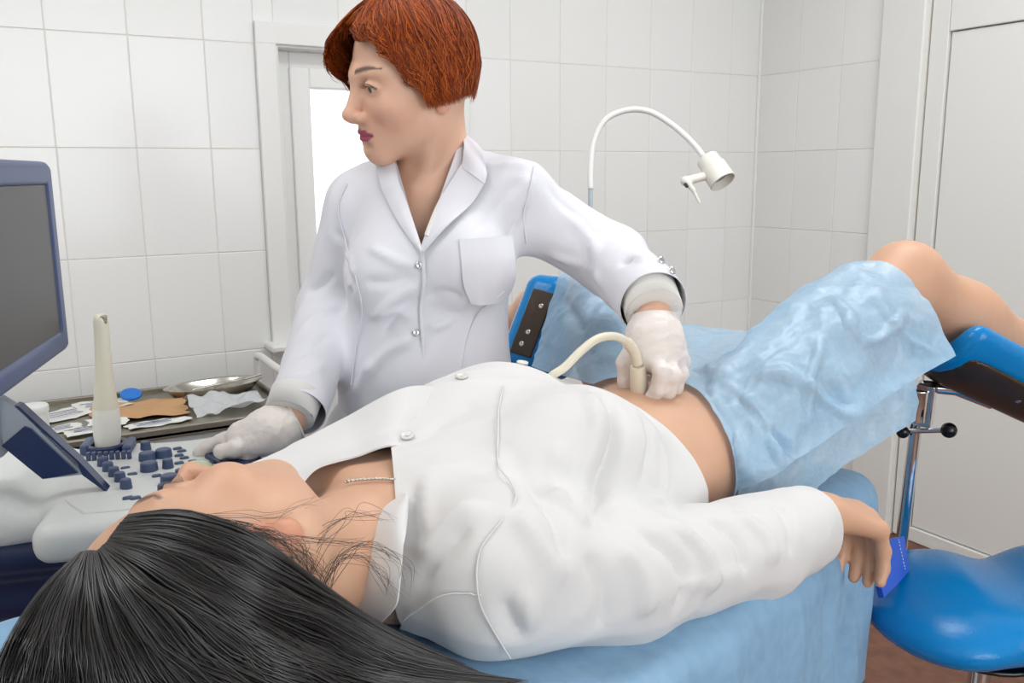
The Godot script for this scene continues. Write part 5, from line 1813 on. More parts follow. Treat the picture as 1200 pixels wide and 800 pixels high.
# thin blue drape over both legs
func drape() -> void:
	var rows := [
		[Vector3(0.8633, 0.9677, -0.3633), Vector3(0.9023, 1.0030, -0.3747), Vector3(0.9466, 1.0581, -0.3857), Vector3(0.9806, 1.1089, -0.3919), Vector3(1.0234, 1.1215, -0.4080)],
		[Vector3(0.8209, 0.9687, -0.2239), Vector3(0.8669, 1.0214, -0.2639), Vector3(0.9223, 1.0755, -0.2931), Vector3(0.9843, 1.1027, -0.3222), Vector3(1.0602, 1.1052, -0.3592)],
		[Vector3(0.7853, 0.9790, -0.1189), Vector3(0.8652, 1.0207, -0.1547), Vector3(0.9598, 1.0393, -0.2058), Vector3(1.0542, 1.0324, -0.2496), Vector3(1.1706, 1.0188, -0.2969)],
		[Vector3(0.7831, 0.9822, -0.0590), Vector3(0.8820, 0.9949, -0.0794), Vector3(1.0146, 1.0000, -0.1288), Vector3(1.1396, 1.0005, -0.1699), Vector3(1.2799, 0.9895, -0.2052)],
		[Vector3(0.7782, 0.9870, -0.0187), Vector3(0.8517, 1.0101, -0.0092), Vector3(0.9479, 1.0183, -0.0236), Vector3(1.0781, 1.0193, -0.0586), Vector3(1.2126, 1.0167, -0.0875)],
		[Vector3(0.7619, 0.9780, 0.0120), Vector3(0.8352, 1.0332, 0.0277), Vector3(0.9476, 1.0779, 0.0297), Vector3(1.0436, 1.1192, 0.0529), Vector3(1.1301, 1.1560, 0.0898)],
		[Vector3(0.7255, 0.9411, 0.0430), Vector3(0.7813, 1.0036, 0.0752), Vector3(0.8842, 1.0618, 0.1016), Vector3(1.0076, 1.1142, 0.1382), Vector3(1.1153, 1.1318, 0.1744)],
		[Vector3(0.7043, 0.9083, 0.0591), Vector3(0.7421, 0.9585, 0.1052), Vector3(0.8369, 1.0075, 0.1405), Vector3(0.9632, 1.0591, 0.1809), Vector3(1.0967, 1.0816, 0.2226)],
		[Vector3(0.6979, 0.8806, 0.0597), Vector3(0.7256, 0.9026, 0.1179), Vector3(0.8244, 0.9459, 0.1676), Vector3(0.9504, 0.9910, 0.2095), Vector3(1.0801, 1.0285, 0.2581)],
	]
	var under := [
		[Vector3(0.7227, 0.9129, 0.0480), Vector3(0.7591, 0.9436, 0.0981), Vector3(0.8532, 0.9830, 0.1355), Vector3(0.9697, 1.0081, 0.1641), Vector3(1.0801, 1.0204, 0.2051)],
		[Vector3(0.7075, 0.8826, 0.0546), Vector3(0.7422, 0.8958, 0.1033), Vector3(0.8219, 0.9241, 0.1393), Vector3(0.9288, 0.9601, 0.1691), Vector3(1.0474, 0.9820, 0.2171)],
		[Vector3(0.7061, 0.8528, 0.0539), Vector3(0.7331, 0.8517, 0.1024), Vector3(0.7961, 0.8553, 0.1369), Vector3(0.8970, 0.8895, 0.1679), Vector3(1.0248, 0.9388, 0.2266)],
	]
	var g := sheet(rows, 120, 170)
	g = joined([g, sheet(under, 120, 40)])
	var fold := [
		[[Vector3(0.9007, 1.0708, 0.1265), Vector3(0.8600, 1.0361, 0.1358), Vector3(0.8348, 1.0098, 0.1293), Vector3(0.8215, 0.9726, 0.1403)], 0.012, 0.006],
		[[Vector3(0.9636, 1.0997, 0.1297), Vector3(0.9460, 1.0608, 0.1518), Vector3(0.9729, 1.0563, 0.1695), Vector3(1.0140, 1.0731, 0.1818), Vector3(1.0568, 1.0928, 0.1796)], 0.010, 0.006],
		[[Vector3(0.9892, 1.1201, 0.1066), Vector3(0.9609, 1.0814, 0.1318), Vector3(0.9179, 1.0510, 0.1371)], 0.009, 0.006],
		[[Vector3(0.8035, 1.0230, 0.0564), Vector3(0.8286, 1.0179, 0.1195), Vector3(0.8632, 0.9752, 0.1735), Vector3(0.9635, 0.9670, 0.2165)], 0.013, 0.008],
		[[Vector3(0.7884, 1.0232, 0.0382), Vector3(0.7675, 0.9871, 0.0874), Vector3(0.7588, 0.9370, 0.1236), Vector3(0.7602, 0.8982, 0.1368)], 0.012, 0.007],
		[[Vector3(0.7744, 1.0059, 0.0266), Vector3(0.7413, 0.9593, 0.0643), Vector3(0.7223, 0.9097, 0.0880)], 0.011, 0.006],
		[[Vector3(0.7576, 0.9911, 0.0268), Vector3(0.7217, 0.9399, 0.0625), Vector3(0.7068, 0.8933, 0.0744)], -0.009, 0.007],
		[[Vector3(0.7775, 1.0162, 0.0590), Vector3(0.7566, 0.9702, 0.1112), Vector3(0.7831, 0.9225, 0.1411)], -0.011, 0.008],
		[[Vector3(0.8620, 1.0245, 0.1416), Vector3(0.8756, 0.9897, 0.1681), Vector3(0.9014, 0.9493, 0.1792)], -0.010, 0.009],
		[[Vector3(1.0249, 1.1134, 0.1512), Vector3(1.0107, 1.0687, 0.1951), Vector3(1.0631, 1.0337, 0.2363)], 0.006, 0.006],
		[[Vector3(0.9690, 1.0987, 0.0571), Vector3(0.8802, 1.0597, 0.0578), Vector3(0.8337, 1.0340, 0.0415)], 0.008, 0.008],
		[[Vector3(0.7835, 0.9942, -0.0384), Vector3(0.7934, 0.9833, 0.0243), Vector3(0.7488, 0.9508, 0.0917)], 0.008, 0.006],
		[[Vector3(0.8965, 1.0132, -0.3213), Vector3(0.8980, 1.0503, -0.2512), Vector3(0.8969, 1.0292, -0.1829)], 0.012, 0.009],
		[[Vector3(0.8598, 0.9802, -0.2761), Vector3(0.8506, 1.0130, -0.2017), Vector3(0.8219, 0.9925, -0.1347)], 0.011, 0.008],
		[[Vector3(0.9314, 1.0818, -0.3475), Vector3(0.8719, 1.0242, -0.2588), Vector3(0.8124, 0.9861, -0.1917)], -0.010, 0.009],
		[[Vector3(0.9409, 1.0252, -0.1608), Vector3(0.8919, 1.0005, -0.0851), Vector3(0.8337, 0.9952, -0.0104)], 0.011, 0.008],
		[[Vector3(1.0455, 1.0197, -0.0976), Vector3(0.9144, 1.0068, -0.0602), Vector3(0.8147, 0.9956, -0.0490)], 0.010, 0.008],
		[[Vector3(0.8577, 1.0009, -0.1261), Vector3(0.8295, 1.0011, -0.0647), Vector3(0.7838, 0.9869, -0.0041)], 0.008, 0.006],
	]
	g = folded(g, on_cloth(g, fold, Vector3(-0.45, 0.3, 0.85)), 0.005, 6.0, 23)
	g = folded(g, [], 0.008, 6.0, 24, true, stretch(Vector3(0.8, 0.3, -0.5), 0.45))
	g = folded(g, [], 0.004, 16.0, 25, true, stretch(Vector3(0.2, 0.9, 0.3), 0.5))
	g = clear_of(g, legs_shape(), 0.009)
	var o := part("surgical_drape", mesh_of(g), M.drape, self, bed_frame())
	tag(o, "thin crinkled light blue drape covering the patient's thighs", "drape")

# ---- ultrasound machine
func machine_frame() -> Transform3D:
	return Transform3D(Basis(Vector3.UP, deg_to_rad(73.3)), Vector3(0.1, 0, -1.3))

func ultrasound() -> void:
	var t := thing("ultrasound_machine", "white and navy ultrasound machine with monitor beside the patient's head", "ultrasound machine", machine_frame())
	# control panel: near corner to far corner, turned to the operator
	var body := nets([
		rbx(Vector3(-0.040, 0.872, 0.075), Vector3(0.165, 0.026, 0.130), 0.022, 0.01),
		rbx(Vector3(0.01, 0.878, -0.22), Vector3(0.13, 0.036, 0.14), 0.030, 0.02),
		rbx(Vector3(0.01, 0.868, -0.05), Vector3(0.135, 0.026, 0.10), 0.024, 0.02),
	], 0.005)
	part("console_housing", mesh_of(body), M.console, t)
	part("under_tray", mesh_of(nets([rbx(Vector3(0.0, 0.828, -0.06), Vector3(0.125, 0.024, 0.24), 0.02, 0.02), rbx(Vector3(0.0, 0.775, -0.15), Vector3(0.10, 0.06, 0.14), 0.04, 0.03)], 0.006)), M.navy, t)
	part("front_handle", mesh_of(nets([rbx(Vector3(-0.165, 0.838, 0.02), Vector3(0.03, 0.016, 0.045), 0.012, 0.01)], 0.004)), M.navy, t)
	part("column", box_mesh(Vector3(0.16, 0.58, 0.18), 0.04, 4), M.navy, t, at(Vector3(0.0, 0.42, -0.17)))
	part("base", box_mesh(Vector3(0.42, 0.09, 0.5), 0.04, 4), M.console, t, at(Vector3(0.0, 0.115, -0.12)))
	for x in [-0.15, 0.15]:
		for z in [-0.32, 0.08]:
			part("caster", mesh_of(lathe([Vector2(0, -0.015), Vector2(0.03, -0.015), Vector2(0.036, -0.011), Vector2(0.036, 0.011), Vector2(0.03, 0.015), Vector2(0, 0.015)], 24)), M.black, t, Transform3D(Basis(Vector3(0, 0, 1), PI / 2), Vector3(x, 0.036, z)))
	# panel plate
	part("panel", flatmesh(slab(PackedVector2Array([Vector2(-0.17, 0.13), Vector2(-0.12, 0.19), Vector2(0.05, 0.19), Vector2(0.11, 0.12), Vector2(0.11, -0.05), Vector2(-0.10, -0.045), Vector2(-0.17, 0.0)]), 0.004, 0.0015)), M.console, t, Transform3D(Basis(Vector3(1, 0, 0), Vector3(0, 0, 1), Vector3(0, -1, 0)), Vector3(0, 0.9002, 0)))
	# knobs: turned caps; positions on the panel
	var knob := mesh_of(lathe([Vector2(0.0080, 0), Vector2(0.0078, 0.003), Vector2(0.0078, 0.003), Vector2(0.0068, 0.0135), Vector2(0.0062, 0.0148), Vector2(0.0046, 0.0152), Vector2(0, 0.0152)], 20))
	var big := mesh_of(lathe([Vector2(0.0122, 0), Vector2(0.0120, 0.003), Vector2(0.0120, 0.003), Vector2(0.0112, 0.0125), Vector2(0.0102, 0.0138), Vector2(0.008, 0.0143), Vector2(0, 0.0143)], 24))
	var k5 := [Vector3(0.0124, 0.9000, -0.0139), Vector3(-0.0131, 0.9000, -0.0022), Vector3(-0.0379, 0.9000, 0.0102), Vector3(-0.0620, 0.9000, 0.0221), Vector3(-0.0921, 0.9000, 0.0349)]
	for p in k5:
		part("control_knob", knob, M.navy_key, t, at(Vector3(p.x, 0.898, p.z)))
	for p in [Vector3(0.0770, 0.9000, 0.0323), Vector3(-0.0185, 0.9000, 0.0764), Vector3(-0.0680, 0.9000, 0.0995)]:
		part("control_knob", knob, M.navy_key, t, at(Vector3(p.x, 0.898, p.z)))
	for p in [Vector3(0.0249, 0.9000, 0.0428), Vector3(-0.0235, 0.9000, 0.0526), Vector3(0.0356, 0.9000, 0.0632), Vector3(-0.0856, 0.9000, 0.0877), Vector3(-0.1223, 0.9000, 0.0895)]:
		part("control_dial", big, M.navy_key, t, at(Vector3(p.x, 0.898, p.z)))
	# slider row
	var s0 := Vector3(0.0421, 0.9000, -0.0391)
	var s1 := Vector3(0.0356, 0.9000, 0.0169)
	for k in 8:
		var p := s0.lerp(s1, k / 7.0)
		part("slider", box_mesh(Vector3(0.008, 0.012, 0.0055), 0.0012), M.navy_key, t, at(Vector3(p.x, 0.907, p.z)))
	# small keys
	var keyg := rbox(Vector3(0.009, 0.005, 0.013), 0.0028, 2)
	var key := mesh_of(keyg, null, rbox_normals(keyg, Vector3(0.009, 0.005, 0.013), 0.0028))
	var ks := [Vector3(-0.0074, 0.9000, 0.0188), Vector3(-0.0366, 0.9000, 0.0327), Vector3(-0.0525, 0.9000, 0.0669), Vector3(0.0694, 0.9000, 0.0777), Vector3(0.0547, 0.9000, 0.0855), Vector3(0.0342, 0.9000, 0.0845), Vector3(0.0198, 0.9000, 0.0933), Vector3(-0.0027, 0.9000, 0.0891), Vector3(0.0004, 0.9000, 0.1071), Vector3(-0.0137, 0.9000, 0.1316), Vector3(-0.0662, 0.9000, 0.1200), Vector3(-0.1326, 0.9000, 0.0441), Vector3(-0.1350, 0.9000, 0.0536), Vector3(0.0296, 0.9000, 0.1180), Vector3(0.0014, 0.9000, 0.1489), Vector3(-0.0999, 0.9000, 0.1172), Vector3(-0.0496, 0.9000, 0.1395)]
	for p in ks:
		part("key", key, M.navy_key, t, Transform3D(Basis(Vector3.UP, 0.3), Vector3(p.x, 0.9005, p.z)))
	var tb := Vector3(-0.0329, 0.9000, 0.1176)
	part("trackball", mesh_of(lathe([Vector2(0.0215, 0), Vector2(0.021, 0.003), Vector2(0.0185, 0.008), Vector2(0.013, 0.0122), Vector2(0.006, 0.0142), Vector2(0, 0.0147)], 28)), M.ball, t, at(Vector3(tb.x, 0.897, tb.z)))
	part("trackball_ring", mesh_of(lathe([Vector2(0.027, 0), Vector2(0.0265, 0.002), Vector2(0.0215, 0.0025)], 28)), M.console, t, at(Vector3(tb.x, 0.898, tb.z)))
	# dark tray at the operator's end and the probe holder
	part("palm_pad", box_mesh(Vector3(0.10, 0.01, 0.055), 0.004), M.navy, t, Transform3D(Basis(Vector3.UP, 0.5), Vector3(Vector3(-0.0156, 0.9000, 0.1688).x, 0.902, Vector3(-0.0156, 0.9000, 0.1688).z)))
	var ph := Vector3(0.0915, 0.9000, -0.0237)
	part("probe_holder", mesh_of(lathe([Vector2(0.026, -0.03), Vector2(0.029, -0.03), Vector2(0.030, 0.012), Vector2(0.029, 0.014), Vector2(0.0225, 0.014), Vector2(0.0215, 0.012), Vector2(0.0205, -0.03)], 28)), M.navy, t, at(Vector3(ph.x, 0.897, ph.z)))
	for q in [Vector3(0.0989, 0.9000, -0.0524), Vector3(0.0831, 0.9000, 0.0086)]:
		part("holder_fork", box_mesh(Vector3(0.05, 0.016, 0.012), 0.004), M.navy_key, t, at(Vector3(q.x, 0.906, q.z)))
	# monitor
	var mz := -0.048
	var mc := Vector3(-0.135, 1.192, mz)
	var mt := part("monitor", mesh_of(nets([rbx(mc + Vector3(0, 0, -0.017), Vector3(0.182, 0.129, 0.017), 0.012, 0.01), rbx(mc + Vector3(0, 0, -0.045), Vector3(0.13, 0.09, 0.03), 0.025, 0.03), rbx(mc + Vector3(0, 0.0, 0.006), Vector3(0.149, 0.0985, 0.012), 0.002, 0.004, 1)], 0.005)), M.navy_bezel, t)
	part("screen", box_mesh(Vector3(0.298, 0.197, 0.004), 0.001, 1), M.screen, mt, at(mc + Vector3(0, 0, -0.0045)))
	# swivel arm: silver body, navy flank, dark edge strip, running down to the console
	var flip := Basis(Vector3(0, 0, 1), Vector3(0, 1, 0), Vector3(-1, 0, 0))
	var arm := part("monitor_arm", flatmesh(slab(arm_shape([Vector3(-0.1000, 1.0412, -0.1634), Vector3(-0.1000, 1.0326, -0.0983), Vector3(-0.1000, 1.0195, -0.0824), Vector3(-0.1000, 0.9432, -0.0190), Vector3(-0.1000, 0.9257, -0.0145), Vector3(-0.1000, 0.9239, -0.0587), Vector3(-0.1000, 0.9399, -0.0730), Vector3(-0.1000, 0.9725, -0.1018), Vector3(-0.1000, 0.9877, -0.1695)]), 0.016, 0.005)), M.silver, t, Transform3D(flip, Vector3(-0.084, 0, 0)))
	part("flank", flatmesh(slab(arm_shape([Vector3(-0.1000, 0.9725, -0.1018), Vector3(-0.1000, 0.9947, -0.0743), Vector3(-0.1000, 0.9908, -0.0659), Vector3(-0.1000, 0.9295, -0.0182), Vector3(-0.1000, 0.9252, -0.0596), Vector3(-0.1000, 0.9399, -0.0730)]), 0.004, 0.0015)), M.navy, arm, Transform3D(Basis.IDENTITY, Vector3(0, 0, 0.016)))
	part("edge_strip", flatmesh(slab(arm_shape([Vector3(-0.1000, 1.0218, -0.0832), Vector3(-0.1000, 1.0204, -0.0785), Vector3(-0.1000, 0.9442, -0.0169), Vector3(-0.1000, 0.8914, 0.0201), Vector3(-0.1000, 0.9245, -0.0136), Vector3(-0.1000, 0.9389, -0.0214)]), 0.020, 0.003)), M.navy, arm, Transform3D(Basis.IDENTITY, Vector3(0, 0, -0.004)))
	part("neck", mesh_of(tube([Vector3(-0.09, 0.96, -0.13), Vector3(-0.11, 1.06, -0.13), mc + Vector3(0, -0.03, -0.07)], 0.03, 16)), M.silver, t)
	# long probe standing in the holder
	var pt := Transform3D(t.transform.basis, t.transform * Vector3(ph.x, 0.880, ph.z))
	var pr := thing("vaginal_probe", "long ivory probe standing upright in the console holder", "ultrasound probe", pt)
	var lean := Basis(Vector3(1, 0, 0), 0.045) * Basis(Vector3(0, 0, 1), 0.03)
	part("handle", mesh_of(lathe([Vector2(0, 0), Vector2(0.016, 0), Vector2(0.0175, 0.004), Vector2(0.0175, 0.03), Vector2(0.0195, 0.05), Vector2(0.0185, 0.085), Vector2(0.0165, 0.088), Vector2(0.0165, 0.088)], 28)), M.ivory_white, pr, Transform3D(lean, Vector3.ZERO))
	part("shaft", mesh_of(lathe([Vector2(0.0178, 0.084), Vector2(0.0182, 0.088), Vector2(0.0165, 0.094), Vector2(0.0125, 0.13), Vector2(0.0108, 0.17), Vector2(0.0105, 0.205), Vector2(0.0108, 0.216), Vector2(0.0095, 0.222), Vector2(0.005, 0.2255), Vector2(0, 0.226)], 28)), M.ivory, pr, Transform3D(lean, Vector3.ZERO))
	part("sensor_window", box_mesh(Vector3(0.010, 0.013, 0.010), 0.003), M.steel_dull, pr, Transform3D(lean, lean * Vector3(-0.004, 0.2185, 0.004)))
	hand_probe()

func arm_shape(pts: Array) -> PackedVector2Array:
	var out := PackedVector2Array()
	for p in pts:
		out.append(Vector2(p.z, p.y))
	return out

# convex probe in the doctor's hand, its cable running back over the patient
func hand_probe() -> void:
	var tip := Vector3(0.7439, 0.9840, -0.9379)
	var top := Vector3(0.7292, 1.0479, -0.9287)
	var b := along(top - tip)
	var t := thing("hand_probe", "ivory convex ultrasound probe pressed on the patient's bare belly", "ultrasound probe", Transform3D(b, tip))
	part("grip", mesh_of(lathe([Vector2(0.010, 0.006), Vector2(0.0125, 0.010), Vector2(0.0125, 0.03), Vector2(0.0118, 0.050), Vector2(0.0105, 0.060), Vector2(0.0100, 0.061), Vector2(0, 0.061)], 28)), M.ivory, t)
	part("lens", mesh_of(nets([rbx(Vector3(0, 0.006, 0), Vector3(0.022, 0.008, 0.010), 0.006, 0.01)], 0.002)), M.ivory_white, t)
	var inv := t.transform.affine_inverse()
	var pts := []
	for p in [Vector3(0.7290, 1.0457, -0.9283), Vector3(0.7205, 1.0636, -0.9254), Vector3(0.7048, 1.0789, -0.9202), Vector3(0.6790, 1.0905, -0.9141), Vector3(0.6479, 1.0911, -0.9086), Vector3(0.6189, 1.0781, -0.9047), Vector3(0.5975, 1.0602, -0.9073), Vector3(0.5803, 1.0477, -0.9143), Vector3(0.5950, 1.0244, -0.9478)]:
		pts.append(inv * p)
	part("cable", mesh_of(tube(curve(pts, 48), 0.0056, 12)), M.ivory, t)
	part("strain_relief", mesh_of(tube(curve(pts.slice(0, 3), 8), 0.0075, 14)), M.ivory, t)

# ---- instrument cart against the wall
func cart() -> void:
	var t := thing("instrument_cart", "white metal cart with stainless steel tray top under the window", "cart", at(Vector3(0.275, 0, -2.415)))
	var w := 0.68
	var d := 0.46
	part("cabinet", box_mesh(Vector3(w - 0.02, 0.50, d - 0.02), 0.008, 3), M.frame_grey, t, at(Vector3(0, 0.43, 0)))
	part("drawer_front", box_mesh(Vector3(w - 0.06, 0.16, 0.012), 0.004), M.frame_grey, t, at(Vector3(0, 0.585, d * 0.5 - 0.006)))
	part("drawer_front", box_mesh(Vector3(w - 0.06, 0.28, 0.012), 0.004), M.frame_grey, t, at(Vector3(0, 0.355, d * 0.5 - 0.006)))
	part("drawer_knob", mesh_of(lathe(ball(0.008), 16)), M.black, t, at(Vector3(0.28, 0.585, d * 0.5 + 0.006)))
	# tray with a raised rim
	part("tray", box_mesh(Vector3(w, 0.012, d), 0.003), M.steel_dull, t, at(Vector3(0, 0.688, 0)))
	for q in [[Vector3(w, 0.028, 0.012), Vector3(0, 0.692, d * 0.5 - 0.006)], [Vector3(w, 0.028, 0.012), Vector3(0, 0.692, -d * 0.5 + 0.006)], [Vector3(0.012, 0.028, d), Vector3(w * 0.5 - 0.006, 0.692, 0)], [Vector3(0.012, 0.028, d), Vector3(-w * 0.5 + 0.006, 0.692, 0)]]:
		part("tray_rim", box_mesh(q[0], 0.004, 3), M.steel_dull, t, at(q[1]))
	for s in [-1.0, 1.0]:
		var x: float = s * (w * 0.5 + 0.008)
		part("rail", mesh_of(tube(curve([Vector3(x, 0.62, -d * 0.5 + 0.02), Vector3(x, 0.74, -d * 0.5 + 0.02), Vector3(x, 0.775, -d * 0.5 + 0.05), Vector3(x, 0.775, 0.0), Vector3(x, 0.775, d * 0.5 - 0.06), Vector3(x, 0.74, d * 0.5 - 0.03), Vector3(x, 0.62, d * 0.5 - 0.03)], 40), 0.0105, 12)), M.white_plastic, t)
	for x in [-0.3, 0.3]:
		for z in [-0.19, 0.19]:
			part("leg", mesh_of(tube([Vector3(x, 0.07, z), Vector3(x, 0.25, z)], 0.014, 12)), M.frame_grey, t)
			part("caster", mesh_of(lathe([Vector2(0, -0.012), Vector2(0.028, -0.012), Vector2(0.033, -0.008), Vector2(0.033, 0.008), Vector2(0.028, 0.012), Vector2(0, 0.012)], 20)), M.black, t, Transform3D(Basis(Vector3(0, 0, 1), PI / 2), Vector3(x, 0.034, z)))
	var y := 0.6945
	# steel kidney dish with instruments in clear wrapping
	var dish := thing("steel_dish", "oval polished steel dish at the right end of the tray", "dish", at(Vector3(0.475, y, -2.525), 0.1))
	part("bowl", mesh_of(put(lathe([Vector2(0.0, 0.001), Vector2(0.075, 0.001), Vector2(0.095, 0.006), Vector2(0.110, 0.026), Vector2(0.118, 0.030), Vector2(0.120, 0.029), Vector2(0.112, 0.0245), Vector2(0.097, 0.0045), Vector2(0.075, 0.003), Vector2(0, 0.003)], 40), Transform3D(Basis.from_scale(Vector3(1.15, 1, 0.62)), Vector3.ZERO))), M.steel, dish)
	for k in 3:
		part("instrument", mesh_of(tube(curve([Vector3(-0.05 + 0.03 * k, 0.012, -0.03), Vector3(0.03 + 0.02 * k, 0.026, 0.0), Vector3(0.13, 0.036 + 0.004 * k, 0.015 * k)], 10), 0.003, 8)), M.steel, dish)
	var bag := crumple("clear_wrapping", Vector3(0.475, y, -2.36), Vector2(0.19, 0.15), 0.05, 0.03, M.film, 5)
	tag(bag, "crumpled clear plastic wrapping lying in front of the steel dish", "wrapping")
	var env := crumple("brown_envelope", Vector3(0.265, y + 0.001, -2.43), Vector2(0.23, 0.18), -0.12, 0.010, M.kraft, 8)
	tag(env, "crumpled brown paper bag in the middle of the steel tray", "paper bag")
	var lid := part("blue_disc", mesh_of(lathe([Vector2(0, 0), Vector2(0.026, 0), Vector2(0.028, 0.002), Vector2(0.028, 0.006), Vector2(0.026, 0.008), Vector2(0, 0.007)], 28)), M.blue_lid, self, Transform3D(Basis(Vector3(1, 0, 0), 0.35), Vector3(0.262, y + 0.014, -2.565)))
	tag(lid, "small bright blue round lid behind the upright probe", "lid")
	var wraps := [
		["paper_packet", "white printed packet lying by the tray's back left corner", Vector3(0.10, y + 0.001, -2.49), Vector2(0.15, 0.10), 0.35],
		["paper_packet", "opened paper packet with brown lining behind the upright probe", Vector3(0.185, y + 0.004, -2.535), Vector2(0.13, 0.09), 0.15],
		["paper_packet", "small square sachet nearest the tray's left front corner", Vector3(0.085, y + 0.001, -2.345), Vector2(0.075, 0.06), 0.2],
		["paper_packet", "small flat sachet lying on the tray's front edge left of the probe", Vector3(0.13, y + 0.004, -2.29), Vector2(0.10, 0.06), 0.3],
		["paper_packet", "long torn sachet strip in front of the brown paper bag", Vector3(0.29, y + 0.001, -2.275), Vector2(0.15, 0.045), 0.1],
		["paper_packet", "white sachet tucked between the probe and the brown paper bag", Vector3(0.18, y + 0.006, -2.33), Vector2(0.09, 0.07), -0.1],
	]
	for k in wraps.size():
		var q: Array = wraps[k]
		var o := crumple(q[0], q[2], q[3], q[4], 0.004, M.paper, 30 + k)
		tag(o, q[1], "packet", "packets on the tray")
		# printed lines
		for r in 3:
			part("print_line", box_mesh(Vector3(q[3].x * [0.6, 0.45, 0.55][r], 0.0004, 0.004), 0.0001, 1), M.ink, o, at(Vector3(-q[3].x * 0.08, 0.0062, (r - 1) * q[3].y * 0.2)))
	var cup := part("white_jar", mesh_of(lathe([Vector2(0, 0), Vector2(0.03, 0), Vector2(0.033, 0.003), Vector2(0.034, 0.05), Vector2(0.034, 0.05), Vector2(0.036, 0.051), Vector2(0.036, 0.064), Vector2(0.033, 0.067), Vector2(0, 0.067)], 28)), M.white_plastic, self, at(Vector3(0.02, y, -2.36)))
	tag(cup, "short white plastic jar at the tray's left end", "jar")

# a slightly crumpled sheet of paper or film
func crumple(called: String, p: Vector3, size: Vector2, turn: float, amp: float, m: Material, sd: int) -> MeshInstance3D:
	var fn := FastNoiseLite.new()
	fn.seed = sd
	fn.frequency = 9.0
	fn.fractal_octaves = 3
	var grid := []
	for j in 12:
		var row := []
		for k in 12:
			var x := (k / 11.0 - 0.5) * size.x
			var z := (j / 11.0 - 0.5) * size.y
			var h := amp * (0.55 + 1.1 * fn.get_noise_2d(x, z))
			x += 0.012 * fn.get_noise_2d(z * 2.0 + 5.0, 3.0)
			z += 0.012 * fn.get_noise_2d(x * 2.0 + 9.0, 7.0)
			row.append(Vector3(x, maxf(h, 0.0) + 0.0012, z))
		grid.append(row)
	return part(called, mesh_of(thick(sheet(grid, 30, 30), 0.001)), m, self, at(p, turn))

# ---- gooseneck lamp behind the doctor
func lamp() -> void:
	var base := Vector3(1.395, 0, -1.995)
	var t := thing("examination_lamp", "white gooseneck examination lamp curving over behind the doctor's shoulder", "lamp", at(base))
	var inv := t.transform.affine_inverse()
	part("base", mesh_of(lathe([Vector2(0, 0), Vector2(0.15, 0), Vector2(0.16, 0.01), Vector2(0.155, 0.03), Vector2(0.04, 0.05), Vector2(0.02, 0.06), Vector2(0, 0.06)], 32)), M.white_plastic, t)
	var a := inv * Vector3(1.3937, 1.1899, -1.9928)
	var b := inv * Vector3(1.4012, 1.2630, -2.0046)
	part("post", mesh_of(tube([Vector3(0, 0.04, 0), Vector3(a.x * 0.3, a.y * 0.5, a.z * 0.3), b], 0.0065, 14)), mat(Color(0.72, 0.77, 0.80), 0.35), t)
	var pts := []
	for p in [Vector3(1.4007, 1.2585, -2.0038), Vector3(1.4067, 1.3178, -2.0134), Vector3(1.4217, 1.3863, -2.0198), Vector3(1.4527, 1.4429, -2.0086), Vector3(1.5024, 1.4672, -1.9796), Vector3(1.5496, 1.4615, -1.9395), Vector3(1.5949, 1.4220, -1.8930), Vector3(1.6272, 1.3762, -1.8527), Vector3(1.6474, 1.3309, -1.8194)]:
		pts.append(inv * p)
	part("gooseneck", mesh_of(tube(curve(pts, 50), 0.0082, 14)), M.white_plastic, t)
	var h0 := inv * Vector3(1.6480, 1.3376, -1.8205)
	var h1 := inv * Vector3(1.6602, 1.2552, -1.7485)
	var hb := along(h1 - h0)
	var head := part("lamp_head", mesh_of(lathe([Vector2(0, 0), Vector2(0.026, 0), Vector2(0.030, 0.004), Vector2(0.031, 0.03), Vector2(0.035, 0.033), Vector2(0.036, 0.083), Vector2(0.0345, 0.086), Vector2(0.032, 0.083), Vector2(0.030, 0.05), Vector2(0, 0.045)], 32)), M.ivory_white, t, Transform3D(hb, h0))
	part("bulb", mesh_of(lathe([Vector2(0, 0.046), Vector2(0.027, 0.05), Vector2(0.028, 0.064), Vector2(0.02, 0.068), Vector2(0.012, 0.062), Vector2(0, 0.060)], 28)), M.steel, head)
	var g0 := inv * Vector3(1.6444, 1.2928, -1.8011)
	var g1 := inv * Vector3(1.5587, 1.2781, -1.8001)
	part("handle", mesh_of(nets([cap(g0, g1, 0.012, 0.011, 0.01), cap(g1, inv * Vector3(1.5704, 1.2561, -1.7826), 0.008, 0.006, 0.012), cap(inv * Vector3(1.5704, 1.2561, -1.7826), inv * Vector3(1.5789, 1.2212, -1.7643), 0.005, 0.0035, 0.006)], 0.003)), M.ivory_white, t)
	part("switch", box_mesh(Vector3(0.008, 0.014, 0.006), 0.002), M.black, t, Transform3D(hb, inv * Vector3(1.5507, 1.2673, -1.7870)))

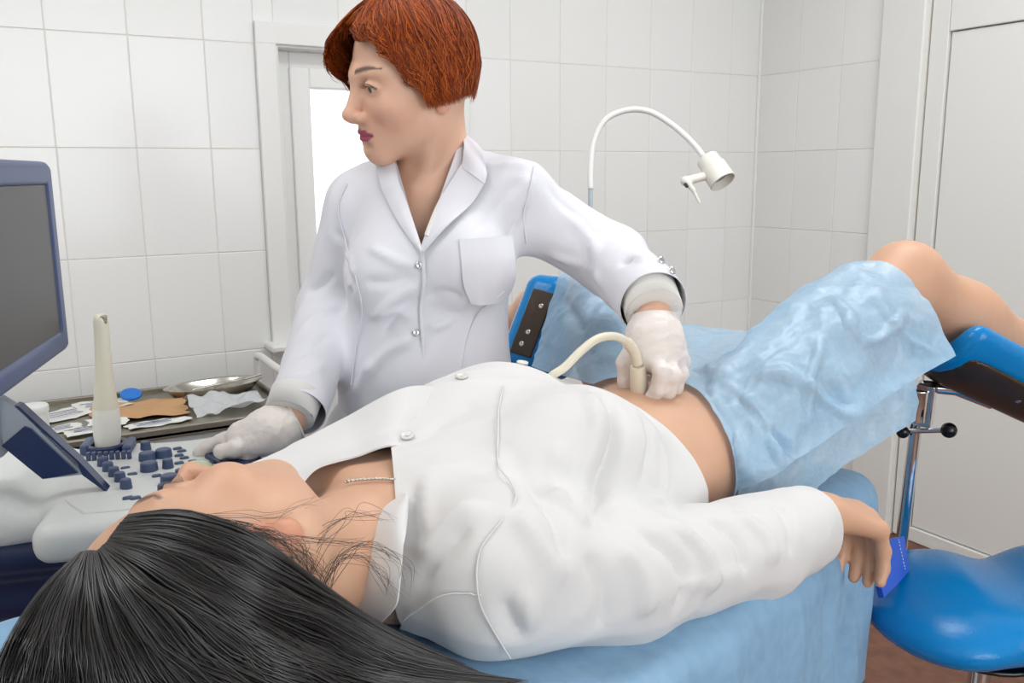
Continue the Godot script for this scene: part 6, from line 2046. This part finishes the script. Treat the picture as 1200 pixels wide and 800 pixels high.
# ---- saddle stool in the right foreground
func stool() -> void:
	var c := Vector3(1.3129, 0.6017, -0.7597)
	var t := thing("saddle_stool", "glossy blue saddle stool on a chrome post in the right foreground", "stool", Transform3D(Basis(Vector3.UP, deg_to_rad(-30.0)), Vector3(c.x, 0, c.z)))
	var y := c.y
	var pad := [
		ell(Vector3(-0.075, y - 0.002, 0.0), Vector3(0.115, 0.052, 0.150), 0.05),
		ell(Vector3(0.09, y + 0.004, 0.0), Vector3(0.125, 0.055, 0.155), 0.06),
		ell(Vector3(-0.055, y + 0.012, -0.06), Vector3(0.10, 0.050, 0.08), 0.05),
		ell(Vector3(0.16, y + 0.02, -0.05), Vector3(0.08, 0.05, 0.11), 0.05),
		ell(Vector3(0.06, y + 0.085, 0.03), Vector3(0.07, 0.035, 0.15), 0.05, 1),
	]
	part("seat", mesh_of(nets(pad, 0.006)), M.vinyl, t)
	part("seat_plate", mesh_of(lathe([Vector2(0, 0), Vector2(0.09, 0), Vector2(0.095, 0.004), Vector2(0.09, 0.012), Vector2(0, 0.012)], 28)), M.black, t, at(Vector3(0, y - 0.062, 0)))
	part("post", mesh_of(lathe([Vector2(0, 0.08), Vector2(0.026, 0.08), Vector2(0.026, 0.28), Vector2(0.026, 0.28), Vector2(0.017, 0.285), Vector2(0.017, y - 0.06), Vector2(0, y - 0.06)], 28)), M.chrome, t)
	part("height_lever", mesh_of(tube([Vector3(0, y - 0.07, 0), Vector3(0.06, y - 0.075, 0.09), Vector3(0.08, y - 0.085, 0.14)], 0.006, 10)), M.chrome, t)
	for k in 5:
		var a := TAU * k / 5.0 + 0.3
		var e := Vector3(cos(a) * 0.27, 0.07, sin(a) * 0.27)
		part("foot", mesh_of(tube([Vector3(0, 0.105, 0), e * 0.6 + Vector3(0, 0.045, 0), e], [0.02, 0.017, 0.012], 12)), M.chrome, t)
		part("caster", mesh_of(lathe([Vector2(0, -0.011), Vector2(0.024, -0.011), Vector2(0.028, -0.008), Vector2(0.028, 0.008), Vector2(0.024, 0.011), Vector2(0, 0.011)], 20)), M.black, t, Transform3D(Basis(Vector3.UP, -a) * Basis(Vector3(1, 0, 0), PI / 2), Vector3(e.x, 0.0285, e.z)))
